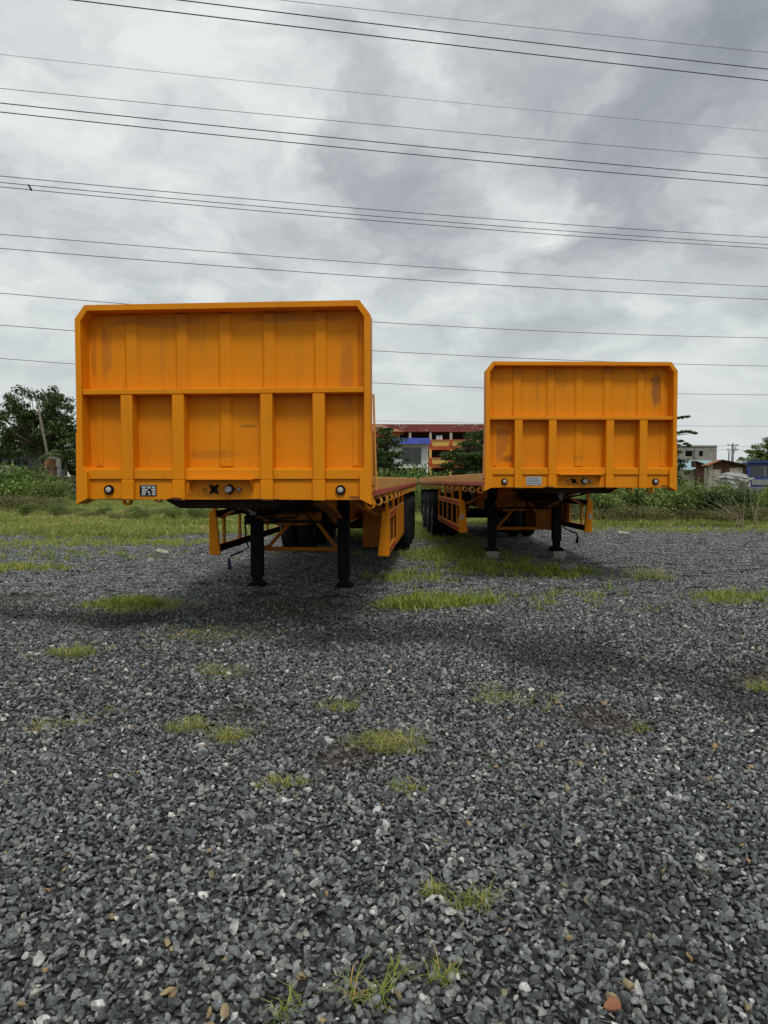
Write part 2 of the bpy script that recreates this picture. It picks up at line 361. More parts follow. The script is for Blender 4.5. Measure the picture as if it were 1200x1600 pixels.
n = len(pa); r0 = np.exp(rng.normal(math.log(.0149), .30, n)).clip(.008, .034) * np.where(pa[:, 1] > 4.2, 1.08, 1)
scl = np.stack([r0 * rng.uniform(.95, 1.35, n), r0, r0 * rng.uniform(.8, 1.15, n)], 1)
rot = np.stack([rng.normal(0, .52, n), rng.normal(0, .52, n), rng.uniform(0, 6.283, n)], 1)
z = gh(pa[:, 0], pa[:, 1]) + r0 * .15 + rng.random(n) * .014
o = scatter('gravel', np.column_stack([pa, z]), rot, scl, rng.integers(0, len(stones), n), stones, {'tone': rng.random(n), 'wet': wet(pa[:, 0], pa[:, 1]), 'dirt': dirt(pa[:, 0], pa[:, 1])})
tag(o, 'loose dark grey crushed stone gravel over the near yard', 'gravel', kind='stuff')
# farther off, the same stones in handfuls
def cluster_mesh(seed):
    r = np.random.default_rng(seed); V, Fc, T = [], [], []; k = 0
    src = [(np.array([v.co[:] for v in m.vertices]), [tuple(p.vertices) for p in m.polygons]) for m in far_stones]
    g = [(x, y) for x in np.arange(-.15, .15, .032) for y in np.arange(-.15, .15, .032)]
    for x, y in g:
        v, f = src[r.integers(len(src))]; a = r.uniform(0, 6.28); s = r.uniform(.013, .026)
        q = v * s; q = np.stack([q[:, 0] * math.cos(a) - q[:, 1] * math.sin(a), q[:, 0] * math.sin(a) + q[:, 1] * math.cos(a), q[:, 2]], 1) + (x + r.uniform(-.016, .016), y + r.uniform(-.016, .016), .006 + r.uniform(0, .012))
        V += q.tolist(); Fc += [tuple(i + k for i in ff) for ff in f]; T += [r.random()] * len(v); k += len(v)
    me = bpy.data.meshes.new('gravel_handful'); me.from_pydata(V, [], Fc); a = me.attributes.new('ptone', 'FLOAT', 'POINT'); a.data.foreach_set('value', T); me.materials.append(MAT['stone']); return me
far_stones = []
for i in range(6):
    r = random.Random(i + 900); bm = bmesh.new()
    for _ in range(9):
        v = Vector((r.gauss(0, 1), r.gauss(0, 1), r.gauss(0, 1))).normalized(); bm.verts.new((v.x * 1.1, v.y * .8, v.z * .6))
    bmesh.ops.convex_hull(bm, input=bm.verts); bmesh.ops.delete(bm, geom=[v for v in bm.verts if not v.link_faces], context='VERTS')
    me = bpy.data.meshes.new('far_stone'); bm.to_mesh(me); bm.free(); far_stones.append(me)
handfuls = [cluster_mesh(i) for i in range(5)]
pb = jitter(8.45, 24, .23, .56, 2.0); g = grassmask(pb[:, 0], pb[:, 1]); pb = pb[(rng.random(len(pb)) > g * .93) & (rng.random(len(pb)) > dirt(pb[:, 0], pb[:, 1]) * .7)]
n = len(pb)
o = scatter('far_gravel', np.column_stack([pb, gh(pb[:, 0], pb[:, 1])]), np.stack([rng.normal(0, .03, n), rng.normal(0, .03, n), rng.uniform(0, 6.28, n)], 1), np.full((n, 3), 1.0) * rng.uniform(.9, 1.15, n)[:, None], rng.integers(0, 5, n), handfuls,
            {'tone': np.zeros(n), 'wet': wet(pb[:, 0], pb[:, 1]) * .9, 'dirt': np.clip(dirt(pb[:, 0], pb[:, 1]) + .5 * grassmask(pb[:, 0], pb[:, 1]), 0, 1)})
tag(o, 'grey crushed stone gravel around and behind the trailers', 'gravel', kind='stuff')

# ------------------------------------------------------------------ foliage helpers
def leafmat(name, stops, rough=.55, trans=.25):
    t = NT(name); tone = t.math('ADD', t.attr('tone'), t.math('MULTIPLY', t.attr('tint', True), .6))
    c = t.ramp(tone, stops); t.col(c); t.rough(rough, .3)
    tr = t.n('ShaderNodeBsdfTranslucent'); t.l(t.mixc(1.0, c, (1.0, 1.15, .5), 'MULTIPLY'), tr.inputs[0])
    ms = t.n('ShaderNodeMixShader'); ms.inputs[0].default_value = trans; t.l(t.b.outputs[0], ms.inputs[1]); t.l(tr.outputs[0], ms.inputs[2]); t.l(ms.outputs[0], t.o.inputs[0])
    return t.m
MAT['leaf_dark'] = leafmat('leaf_dark_green', [(0, (0.0322, 0.051, 0.0212)), (0.5, (0.0644, 0.1025, 0.034)), (1, (0.1423, 0.1946, 0.0594))])
MAT['leaf_mid'] = leafmat('leaf_mid_green', [(0, (0.0735, 0.1123, 0.0389)), (0.5, (0.1467, 0.2126, 0.0612)), (1, (0.3083, 0.375, 0.1057))])
MAT['leaf_deep'] = leafmat('leaf_deep_green', [(0, (0.0322, 0.0559, 0.021)), (0.5, (0.0676, 0.1087, 0.0356)), (1, (0.1449, 0.2018, 0.0648))])
MAT['leaf_bright'] = leafmat('leaf_bright_green', [(0, (0.0693, 0.1206, 0.0299)), (0.5, (0.1487, 0.2327, 0.0559)), (1, (0.2972, 0.3618, 0.0997))])
MAT['leaf_dull'] = leafmat('leaf_dull_olive', [(0, (0.0999, 0.0926, 0.0386)), (0.5, (0.17, 0.1666, 0.0676)), (1, (0.2999, 0.2592, 0.1352))])
MAT['grass'] = leafmat('grass_blades', [(0, (0.1507, 0.1643, 0.0475)), (0.45, (0.2475, 0.2995, 0.0712)), (0.8, (0.3658, 0.3865, 0.1066)), (1, (0.5595, 0.4058, 0.2134))], .6, .3)
MAT['grass_lush'] = leafmat('grass_blades_lush', [(0, (0.1216, 0.1584, 0.0286)), (0.5, (0.243, 0.3168, 0.0574)), (0.85, (0.3849, 0.4118, 0.0957)), (1, (0.6077, 0.3802, 0.1531))], .55, .3)
MAT['stem'] = plain('plant_stem', (.16, .14, .07), .8, .3, 20)
MAT['bark'] = plain('bark', (.09, .075, .055), .9, .35, 8, .2, bump=.6)
MAT['drystalk'] = plain('dry_stalk', (.30, .25, .16), .85, .25, 20)
def leaves(centers, size, up=.5, r=None, asp=.5, tones=None):
    r = r or rng; n = len(centers); c = np.asarray(centers)
    nrm = r.normal(0, 1, (n, 3)); nrm[:, 2] = np.abs(nrm[:, 2]) + up; nrm /= np.linalg.norm(nrm, axis=1)[:, None]
    a = np.cross(nrm, r.normal(0, 1, (n, 3))); a /= np.linalg.norm(a, axis=1)[:, None] + 1e-9; b = np.cross(nrm, a)
    s = (size * r.uniform(.6, 1.35, n))[:, None]
    tip = c + a * s * .5 - nrm * s * .12; base = c - a * s * .5 - nrm * s * .05; l = c + b * s * asp * .5 + nrm * s * .05; q = c - b * s * asp * .5 + nrm * s * .05
    V = np.stack([base, q, tip, l], 1).reshape(-1, 3); k = np.arange(n)[:, None] * 4
    Fc = np.concatenate([k + [0, 1, 2], k + [0, 2, 3]], 1).reshape(-1, 3)
    tn = np.repeat(r.random(n) if tones is None else tones, 4); return V, Fc, tn
def leaf_mesh(name, parts, mat):
    V = np.concatenate([p[0] for p in parts]); off = 0; Fs = []
    for p in parts: Fs.append(p[1] + off); off += len(p[0])
    me = bpy.data.meshes.new(name); Fc = np.concatenate(Fs)
    me.vertices.add(len(V)); me.vertices.foreach_set('co', V.astype(np.float32).reshape(-1))
    me.loops.add(Fc.size); me.loops.foreach_set('vertex_index', Fc.astype(np.int32).reshape(-1))
    me.polygons.add(len(Fc)); me.polygons.foreach_set('loop_start', np.arange(0, Fc.size, 3, dtype=np.int32))
    a = me.attributes.new('tone', 'FLOAT', 'POINT'); a.data.foreach_set('value', np.concatenate([p[2] for p in parts]).astype(np.float32))
    me.update(); me.materials.append(MAT[mat]); return me
def ball(c, r3, n, r):
    d = r.normal(0, 1, (n, 3)); d /= np.linalg.norm(d, axis=1)[:, None]; return np.asarray(c) + d * (r.random(n) ** .45)[:, None] * np.asarray(r3)
def tree(name, base, trunk_h, crown, n_clump, leaf, per, mat, label, seed, trunk_r=.2, group=None, lean=(0, 0), flat=.55, clump=1.0, extra=()):
    """crown = list of ellipsoids (centre, radii) relative to the base; clumps of leaves are spread over them and limbs run to the clumps"""
    r = np.random.default_rng(seed); root = empty(name, base, 0, label, 'tree', group)
    top = Vector((lean[0], lean[1], trunk_h)); mb = MB()
    mb.tube([(0, 0, -.2), (lean[0] * .4, lean[1] * .4, trunk_h * .5), top], [trunk_r * 1.25, trunk_r, trunk_r * .75], 8)
    parts = []; vol = np.array([a[1][0] * a[1][1] * a[1][2] for a in crown]); vol = vol / vol.sum()
    for i in range(n_clump + len(extra)):
        c, rad = crown[r.choice(len(crown), p=vol)]
        d = r.normal(0, 1, 3); d /= np.linalg.norm(d); q = np.asarray(c) + d * np.asarray(rad) * (.35 + .65 * r.random() ** .4)
        cs = clump * r.uniform(.6, 1.25)
        if i >= n_clump: q = np.asarray(extra[i - n_clump]); cs = clump * .62
        hz_ = np.clip((q[2] - trunk_h) / 5, 0, 1)
        tn = np.clip(r.random(per) * .75 + r.uniform(-.1, .3), 0, 1)
        parts.append(leaves(ball(q, (cs, cs, cs * flat), per, r), leaf, .6, r, .55, tn))
        if 1:
            m = Vector((q[0] * .5, q[1] * .5, q[2] - .12)) if i >= n_clump else (top * .55 + Vector(q) * .45) + Vector(r.normal(0, .25, 3)); mb.tube([Vector((0, 0, q[2] - .3)) if i >= n_clump else top * .97, m, Vector(q)], [trunk_r * .42, trunk_r * .24, trunk_r * .06], 5)
    if extra: mb.tube([top * .98, (.03, 0, max(q[2] for q in extra))], [trunk_r * .7, trunk_r * .3], 6)
    mb.build('trunk', 'bark', root, True)
    link('crown', leaf_mesh(name + '_crown', parts, mat), mat, root)
    return root
def shrub_mesh(seed, h, wd, leaf, n, mat, lobes=7):
    r = np.random.default_rng(seed); parts = []; mb = MB()
    for i in range(lobes):
        a = r.uniform(0, 6.28); rr = wd * .5 * r.random() ** .6 * .8; hh = h * r.uniform(.4, .85) * (1 - .35 * rr / wd * 2)
        q = np.array([rr * math.cos(a), rr * math.sin(a), hh]); k = n // lobes
        parts.append(leaves(ball(q, (wd * .26, wd * .26, h * .24), k, r), leaf, .4, r, .6, np.clip(r.random(k) * .7 + r.uniform(-.1, .35), 0, 1)))
        mb.tube([(q[0] * .1, q[1] * .1, -.05), q * np.array([.5, .5, .5]), q], [.018, .012, .005], 4)
        for _ in range(2):
            e_ = q + r.normal(0, 1, 3) * (wd * .2, wd * .2, h * .12) + (0, 0, h * .12); mb.tube([q * .7, e_], [.008, .003], 3)
            m = 14; parts.append(leaves(q * .6 + np.linspace(.5, 1.05, m)[:, None] * (e_ - q * .6) + r.normal(0, .03, (m, 3)), leaf * .9, .4, r, .6))
    return leaf_mesh('foliage', parts, mat), mb.mesh('stems')
SHRUB = {}
def shrub(kind, base, s, rz, label, cat='shrub', group=None, name='leafy_shrub', sz=1.0):
    root = empty(name, base, rz, label, cat, group); root.scale = (s, s, s * sz); f, m = SHRUB[kind]
    link('foliage', f, 'leaf_mid', root); link('stems', m, 'stem', root); return root
def blades(n, rad, h, seed, droop=.5, wdt=.006):
    r = np.random.default_rng(seed); V, Fc, T = [], [], []
    for i in range(n):
        a = r.uniform(0, 6.28); p = np.array([r.normal(0, rad * .45), r.normal(0, rad * .45), -.01]); hh = h * r.uniform(.3, 1.15); dr = droop * r.uniform(.2, 1.3) * hh
        d = np.array([math.cos(a), math.sin(a), 0]); s = np.array([-d[1], d[0], 0]) * wdt * r.uniform(.7, 1.3)
        m = p + d * dr * .35 + (0, 0, hh * .6); e_ = p + d * dr + (0, 0, hh * max(.45, 1 - .25 * droop)); k = len(V)
        V += [p - s, p + s, m + s * .8, m - s * .8, e_]; Fc += [(k, k + 1, k + 2), (k, k + 2, k + 3), (k + 3, k + 2, k + 4)]; T += [min(1, max(0, r.normal(.45, .22)))] * 5
    return np.array(V), np.array(Fc), np.array(T)
def blade_mesh(name, n, rad, h, seed, mat='grass', droop=.5, wdt=.006): return leaf_mesh(name, [blades(n, rad, h, seed, droop, wdt)], mat)

# ------------------------------------------------------------------ trailers
PX = [-.81, -.37, 0, .375, .81]       # rib centres
ZT, ZS0, ZS1, ZB1, ZB0, ZP = 2.858, 2.117, 2.162, 1.513, 1.412, 1.24
W = 1.235
DEPTH = .15                             # sheet set back behind the front lip
def headboard(root, near):
    hb = MB(); y1 = DEPTH + .012
    out = [(-W, 1.80), (-W, ZT - .113), (-W + .085, ZT), (W - .085, ZT), (W, ZT - .113), (W, 1.80)]
    p = MB().prism([(-W + .02, ZP), (-W + .02, ZT - .12), (-W + .09, ZT - .02), (W - .09, ZT - .02), (W - .02, ZT - .12), (W - .02, ZP)], DEPTH, y1)
    hd = p.build('headboard_sheet', 'panel_near' if near else 'panel_far', root)
    th = .048
    # outer lip: each run a bar of its own with mitred ends
    oc = [(-W, 1.801), (-W, ZT - .113), (-W + .085, ZT), (W - .085, ZT), (W, ZT - .113), (W, 1.801)]
    ic = [(-W + th, 1.801), (-W + th, ZT - .113 - .02), (-W + .085 + .022, ZT - th), (W - .085 - .022, ZT - th), (W - th, ZT - .113 - .02), (W - th, 1.801)]
    for i in range(5):
        e0, e1 = Vector((*oc[i],)).to_2d(), Vector((*oc[i + 1],)).to_2d()
        k = 0.0; a0, a1, b1, b0 = [Vector(v) for v in (oc[i], oc[i + 1], ic[i + 1], ic[i])]
        dv = (a1 - a0).normalized() * k
        MB().prism([tuple(a0 + dv), tuple(a1 - dv), tuple(b1 - dv), tuple(b0 + dv)], 0, DEPTH + .05).build('lip_bar', 'orange', root, bevel=.002)
    for s in (-1, 1):                    # wider plate at the foot of each side lip, cut off at a slant below
        poly = [(s * (W + .006), 1.80), (s * (W + .012), 1.20), (s * (W - .085), ZP - .02 + .03), (s * (W - .085), 1.47), (s * (W - .05), 1.52), (s * (W - .05), 1.80)]
        MB().prism(poly, -.004, DEPTH + .06).build('corner_plate', 'orange', root, bevel=.002)
        for z in (1.36, 1.30):
            MB().lathe([(0, .011), (.012, .011), (.014, .006)], (s * (W + .011) if s > 0 else -W - .025, .09, z), 'x', 8).build('bolt', 'rust', root)
    for i, x in enumerate(PX):            # pressed ribs of the sheet, upper bay, and the middle one below
        bays = [(ZS1 + .004, ZT - th - .012)] + ([(ZB1 + .004, ZS0 - .004)] if i == 2 else [])
        for z0, z1 in bays: MB().prism([(x - .066, DEPTH + .003), (x - .040, DEPTH - .022), (x + .040, DEPTH - .022), (x + .066, DEPTH + .003)], z0, z1, 'z').build('pressed_rib', 'panel_near', root, bevel=.006)
    for x in (-1.10, 1.10):               # faint crease near each side
        MB().prism([(x - .03, DEPTH + .004), (x - .024, DEPTH - .008), (x + .024, DEPTH - .008), (x + .03, DEPTH + .004)], ZB1 + .01, ZT - .16, 'z').build('pressed_crease', 'orange', root)
    MB().box(-W + th + .002, W - th - .002, .012, DEPTH - .001, ZS0, ZS1).build('shelf_rail', 'orange', root, bevel=.005)
    for x in (PX[0], PX[1], PX[3], PX[4]):
        MB().box(x - .05, x + .05, .016, DEPTH - .002, ZB0 - .002, ZS0 - .001).build('post', 'orange', root, bevel=.004)
        MB().box(x - .052, x + .052, .012, .055, ZP - .004, ZB0 - .004).build('post_foot', 'plate_paint', root, bevel=.004)
    xs_ = [-W + .05] + [v for x in (PX[0], PX[1], PX[3], PX[4]) for v in (x - .051, x + .051)] + [W - .05]
    for i in range(5):
        x0, x1 = xs_[2 * i], xs_[2 * i + 1]
        MB().prism([(.034, ZB0), (.034, ZB1 - .02), (DEPTH - .002, ZB1), (DEPTH - .002, ZB0)], x0 + .001, x1 - .001, 'x').build('cross_band', 'orange', root, bevel=.003)
    MB().box(-W + .08, W - .08, .056, .075, ZP, ZB0 - .002).build('lower_plate', 'plate_paint', root, bevel=.003)
    # hood over the couplings: top lip and two cheeks
    h = MB(); h.box(-.285, .265, -.05, .056, ZB0 - .005, ZB0 + .005); hd_ = h.build('coupling_hood', 'orange', root)
    for s, x in ((-1, -.27), (1, .25)):
        MB().prism([(-.05, ZB0 - .006), (.0555, ZB0 - .006), (.0555, ZB0 - .10)], x - .004, x + .004, 'x').build('hood_cheek', 'orange', hd_)
    c = MB(); zc_ = 1.328
    MB().lathe([(0, .016), (.02, .016), (.03, .008)], (-.165, .056, zc_), 'y', 8).build('bolt', 'steel', root)
    q = MB().lathe([(-.006, .030), (.004, .030)], (-.08, .054, zc_), 'y', 14)
    if near:
        for a in (45, 135): q.prism([(-.08 + dx * math.cos(R(a)) - dz * math.sin(R(a)), zc_ + dx * math.sin(R(a)) + dz * math.cos(R(a))) for dx, dz in ((-.05, -.009), (.05, -.009), (.05, .009), (-.05, .009))], .047, .056)
    else:
        q.prism([(-.08 + dx * math.cos(R(-35)) - dz * math.sin(R(-35)), zc_ + dx * math.sin(R(-35)) + dz * math.cos(R(-35))) for dx, dz in ((-.05, -.007), (.05, -.007), (.05, .007), (-.05, .007))], .047, .056)
    q.build('socket_opening', 'black', root)
    pl = MB().prism([(.053 + .045 * math.cos(a) * (1 if i % 2 == 0 else .75), zc_ + .045 * math.sin(a)) for i, a in enumerate(np.linspace(0, 2 * math.pi, 9)[:-1])], .046, .056).build('electric_socket', 'black', root)
    MB().lathe([(-.05, .024), (-.045, .03), (0, .03)], (.053, .046, zc_), 'y', 12).build('socket_cap', 'steel', pl)
    MB().lathe([(-.03, .010), (-.02, .018), (0, .018)], (.135, .056, zc_), 'y', 10).build('air_coupling', 'steel', root)
    for s in (-1, 1):
        l = MB().lathe([(-.018, .034), (-.022, .040), (0, .042)], (s * .985, .056, 1.322), 'y', 20).build('marker_lamp', 'black', root)
        MB().lathe([(-.010, .012), (-.006, .022), (0, .026)], (s * .985, .034, 1.322), 'y', 16).build('lens', 'lens', l, True)
    for x in (-.93, -.42 if near else .6, .55, .93):
        MB().tube([(x - .01, .05, ZP), (x, .035, ZP + .018), (x + .01, .05, ZP)], .005, 5).build('tarp_eye', 'orange', root)
    if near:
        pt = MB().box(-.72, -.575, .050, .056, 1.272, 1.366).build('data_plate', 'black', root)
        zz = 1.346
        MB().box(-.712, -.583, .0485, .050, 1.352, 1.357).build('print_line', 'white_print', pt)
        for r_, cells in enumerate(((-.70, -.665, -.655, -.622, -.612, -.582), (-.70, -.648, -.618, -.582), (-.70, -.665, -.650, -.632, -.612, -.582), (-.702, -.668, -.642, -.626, -.612, -.582))):
            z0 = 1.334 - r_ * .018
            for a, b in zip(cells[::2], cells[1::2]): MB().box(a, b, .0485, .050, z0, z0 + .011).build('print_line', 'white_print', pt)
        for z0, z1, x0, x1 in ((1.271, 1.273, -.722, -.573), (1.365, 1.367, -.722, -.573)): MB().box(x0, x1, .048, .0565, z0, z1).build('plate_edge', 'steel', pt)
    else:
        pt = MB().box(-.70, -.50, .050, .056, 1.275, 1.385).build('data_plate', 'plate_silver', root)
        for r_ in range(4): MB().box(-.685, -.515 - .03 * (r_ % 2), .0488, .050, 1.292 + r_ * .022, 1.299 + r_ * .022).build('print_line', 'rim', pt)
    # stay rods from the side lip down to the rail
    for s in ((1,) if near else ()):
        MB().tube([(s * (W + .012), DEPTH + .03, 2.12), (s * (W + .03), DEPTH + .10, 1.32)], .010, 6).build('stay_rod', 'rail', root)
    # stiffeners on the back
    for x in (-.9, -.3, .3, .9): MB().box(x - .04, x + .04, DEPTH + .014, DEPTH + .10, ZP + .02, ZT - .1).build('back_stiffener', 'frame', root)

def lathe_tyre(cx, cy, cz, wdt, r):
    h = wdt / 2
    return MB().lathe([(-h * .7, r * .55), (-h * .95, r * .62), (-h, r * .78), (-h * .92, r * .93), (-h * .7, r * .99), (-h * .3, r), (h * .3, r), (h * .7, r * .99), (h * .92, r * .93), (h, r * .78), (h * .95, r * .62), (h * .7, r * .55)], (cx, cy, cz), 'x', 36)
def trailer(near, loc, rz, label):
    root = empty('flatbed_trailer', loc, rz, label, 'trailer', 'orange flatbed trailers parked side by side')
    LEN = 12.4; DZ = 1.43
    headboard(root, near)
    # deck and rails
    MB().box(-W + .05, W - .05, .20, LEN - .02, DZ - .045, DZ - .012).build('deck', 'deck', root)
    for s in (-1, 1):
        rl = MB().box(*sorted((s * 1.19, s * 1.245)), .135, LEN, DZ - .165, DZ).build('side_rail', 'rail', root, bevel=.006)
        for a in (3.2, 6.4, 9.6): MB().box(*sorted((s * 1.243, s * 1.249)), a, a + .014, DZ - .160, DZ - .004).build('weld_seam', 'deck', rl)
        for k in range(10):
            y0 = .16 + k * 1.225; MB().box(*sorted((s * 1.2445, s * 1.2475)), y0, y0 + 1.16, DZ - .158, DZ - .112).build('reflector_strip', 'red', rl)
        st_ = {(True, 1): .2, (True, -1): .92, (False, 1): .8, (False, -1): .55}[(near, s)]
        for k in range(15):                 # rope rings on tabs below the rail
            y0 = st_ + k * .79; hk = MB()
            xx = s * 1.215; zc_ = DZ - .228
            n = 12
            for q in range(n):
                a0, a1 = 2 * math.pi * q / n, 2 * math.pi * (q + 1) / n
                hk.prism([(xx + .027 * math.cos(a0), zc_ + .027 * math.sin(a0)), (xx + .045 * math.cos(a0), zc_ + .045 * math.sin(a0)), (xx + .045 * math.cos(a1), zc_ + .045 * math.sin(a1)), (xx + .027 * math.cos(a1), zc_ + .027 * math.sin(a1))], y0, y0 + .05)
            hk.box(xx - .012, xx + .022, y0 + .015, y0 + .035, zc_ + .04, DZ - .167)
            hk.build('rope_ring', 'rail' if k % 3 else 'orange', root)
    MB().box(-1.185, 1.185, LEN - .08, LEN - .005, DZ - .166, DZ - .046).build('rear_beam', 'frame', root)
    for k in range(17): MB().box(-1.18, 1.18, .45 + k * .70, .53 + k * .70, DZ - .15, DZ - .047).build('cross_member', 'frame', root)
    # neck plate with bevelled ends, main beams
    MB().prism([(-.57, ZP + .02), (.57, ZP + .02), (.40, 1.165), (-.40, 1.165)], .11, 2.1).build('neck_plate', 'under', root, bevel=.01)
    MB().lathe([(-.10, .025), (-.03, .045), (0, .045)], (0, 1.0, 1.165), 'z', 12).build('king_pin', 'steel', root)
    for s in (-1, 1):
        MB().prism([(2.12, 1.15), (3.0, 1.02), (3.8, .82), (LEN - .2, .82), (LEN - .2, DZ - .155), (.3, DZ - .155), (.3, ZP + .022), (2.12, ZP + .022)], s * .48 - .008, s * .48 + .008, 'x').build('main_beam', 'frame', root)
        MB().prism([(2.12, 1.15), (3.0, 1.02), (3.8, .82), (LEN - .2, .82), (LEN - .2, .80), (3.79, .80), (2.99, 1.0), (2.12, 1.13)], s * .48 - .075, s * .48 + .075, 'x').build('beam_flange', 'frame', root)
    # landing legs
    LY = 3.45; lift = 0 if near else .10; LB = .13 if near else .27
    for s in (-1, 1):
        lg = MB(); lg.box(s * .57 - .075, s * .57 + .075, LY - .075, LY + .075, LB, 1.26); o = lg.build('landing_leg', 'black', root, bevel=.012)
        MB().box(s * .57 - .058, s * .57 + .058, LY - .058, LY + .058, .05 + lift, LB + .01).build('inner_tube', 'black', o, bevel=.01)
        MB().prism([(s * .57 - .12, 0 + lift), (s * .57 + .12, 0 + lift), (s * .57 + .12, .025 + lift), (s * .57 + .055, .075 + lift), (s * .57 - .055, .075 + lift), (s * .57 - .12, .025 + lift)], LY - .12, LY + .12).build('foot_plate', 'black', o)
        MB().box(s * .46 - .04, s * .46 + .04, LY - .02, LY + .08, .86, 1.16).build('leg_bracket', 'frame', root, bevel=.005)
        # stay from the leg out to the side guard
        MB().tube([(s * .64, LY, 1.12), (s * 1.08, LY + .1, .90)], .022, 6).build('guard_stay', 'frame', root)
    bx = .47
    MB().tube([(-bx, LY + .12, .49), (bx, LY + .12, .49)], .028, 8).build('lower_brace', 'frame', root)
    for s in (-1, 1):
        MB().tube([(s * bx, LY + .12, .49), (s * .05 + .03, LY + .14, 1.0)], .026, 8).build('diagonal_brace', 'frame', root)
        MB().prism([(s * (bx + .03), .46), (s * (bx - .09), .465), (s * (bx - .05), .56), (s * (bx + .03), .53)], LY + .085, LY + .097).build('brace_gusset', 'frame', root)
    MB().box(-.36, .06, LY + .16, LY + .5, .80, 1.06).build('bracket_box', 'frame', root, bevel=.006)
    MB().tube([(-.5, LY, .86), (.5, LY, .86)], .016, 6).build('cross_shaft', 'black', root)
    MB().box(-.70, -.60, LY - .09, LY + .09, .82, 1.02).build('gear_box', 'black', root, bevel=.015)
    for k_, (xh, zl) in enumerate(((-.18, 1.02), (.02, .97), (.22, 1.05))):
        MB().tube([(xh, .3, 1.19), (xh + .02, .8, 1.14), (xh - .03, 1.8, zl), (xh + .05, 2.8, zl - .02), (xh, 3.4, 1.10)], .013, 6).build('air_hose', 'black', root, True)
    MB().box(-.30, .30, 2.2, 2.5, 1.02, 1.16).build('valve_bracket', 'under', root, bevel=.01)
    # crank with grip hangs on one side
    cs = -1 if near else 1
    cr = MB().tube([(cs * .60, LY - .02, .95), (cs * .72, LY - .05, .93), (cs * .70, LY - .06, .60), (cs * .67, LY - .06, .52), (cs * .76, LY - .07, .47), (cs * .90, LY - .08, .415), (cs * .925, LY - .08, .37), (cs * .925, LY - .08, .30)], .013, 7).build('crank_handle', 'black', root, True)
    MB().tube([(cs * .925, LY - .08, .35), (cs * .915, LY - .08, .24)], .022, 8, .028).build('grip', 'blue_grip' if near else 'black', cr, True)
    # tool box with ribbed front
    tb = MB().box(.62, 1.00, 5.3, 6.3, .36, .95).build('tool_box', 'frame', root, bevel=.01)
    for x in (.66, .74): MB().box(x, x + .05, 5.28, 5.302, .38, .93).build('box_rib', 'frame', tb)
    MB().lathe([(-.35, .15), (-.33, .18), (.33, .18), (.35, .15)], (-.75, 6.3, .95), 'y', 18).build('air_tank', 'under', root, True)
    # side guards
    for s in (-1, 1):
        X0, X1 = 1.10, 1.16; G0, G1 = 3.30, 7.35
        gd = MB().prism([(s * 1.075, 1.0), (s * 1.165, 1.0), (s * 1.165, .43), (s * 1.02, .43)], G0, G0 + .05).build('guard_end_plate', 'orange', root, bevel=.006)
        if not near: MB().box(*sorted((s * 1.10, s * 1.145)), G0 - .003, G0 - .0005, .66, .76).build('sticker', 'plate_silver', gd)
        for z0, z1, nm in ((.90, 1.0, 'guard_rail'), (.44, .545, 'guard_rail')):
            g_ = MB().box(*sorted((s * 1.122, s * 1.16)), G0 + .052, G1, z0, z1).build(nm, 'orange', root, bevel=.004)
            MB().box(*sorted((s * 1.117, s * 1.1215)), G0 + .055, G1 - .002, z0 + .003, z1 - .004).build('inner_shade_strip', 'under', g_)  # dark strip paints the shade on the rail's inner face
            MB().box(*sorted((s * 1.161, s * 1.163)), G0 + .07, G1 - .02, z0 + .025, z1 - .025).build('reflector_strip', 'red', g_)
        for y in (G0 + .55, G0 + 1.35, G0 + 2.2, G0 + 3.1, G1 - .06): MB().box(*sorted((s * 1.122, s * 1.153)), y, y + .055, .547, .898).build('guard_upright', 'frame', root)
        for y in (G0 + .12, G0 + 1.35, G0 + 2.7, G1 - .1): MB().box(*sorted((s * 1.11, s * 1.150)), y, y + .06, 1.002, DZ - .168).build('guard_hanger', 'orange', root)
        if s > 0:
            pn = MB().box(1.164, 1.168, G0 + 1.5, G0 + 3.9, .45, .99).build('guard_panel', 'orange', root, bevel=.002)
            for k in range(6): MB().lathe([(0, .012), (.008, .008)], (1.168, G0 + 1.6 + k * .44, .50), 'x', 6).build('rivet', 'rust', pn)
    # three axles with twin tyres
    for k in range(3):
        y = 8.3 + k * 1.32; r = .515
        ax = MB().tube([(-.75, y, r), (.75, y, r)], .075, 10).build('axle', 'under', root)
        for s in (-1, 1):
            MB().box(s * .44 - .05, s * .44 + .05, y - .55, y + .55, .66, .74).build('leaf_spring', 'under', root)
            MB().box(*sorted((s * .40, s * .52)), y - .66, y - .58, .62, .80).build('spring_hanger', 'frame', root)
            for xo in (.76, 1.09):
                ty = lathe_tyre(s * xo, y, r, .28, r).build('tyre', 'rubber', root, True)
                MB().lathe([(-.10, .30), (-.06, .20), (.06, .20), (.10, .30)], (s * xo, y, r), 'x', 20).build('rim', 'rim', ty)
            MB().lathe([(0, .13), (s * .10, .12), (s * .12, .07)], (s * 1.10, y, r), 'x', 16).build('hub', 'rim', root)
    for s in (-1, 1):
        MB().box(*sorted((s * .62, s * 1.2)), LEN - .3, LEN - .29, .35, 1.1).build('mud_flap', 'rubber', root)
    if not near:
        MB().box(1.035, 1.047, .84, .845, .80, 1.20).build('hanging_strap', 'black', root)
    return root
TL = trailer(True, (-1.345, 6.10, .003), R(-4.3), 'nearer orange flatbed trailer with black data plate on its tall headboard')
TR = trailer(False, (2.545, 9.50, .06), R(1.2), 'farther orange flatbed trailer with silver plate, its legs on concrete blocks')
TR.rotation_euler.x = R(-.22)
def loc_world(rt, x, y): return rt.matrix_basis @ Vector((x, y, 0))
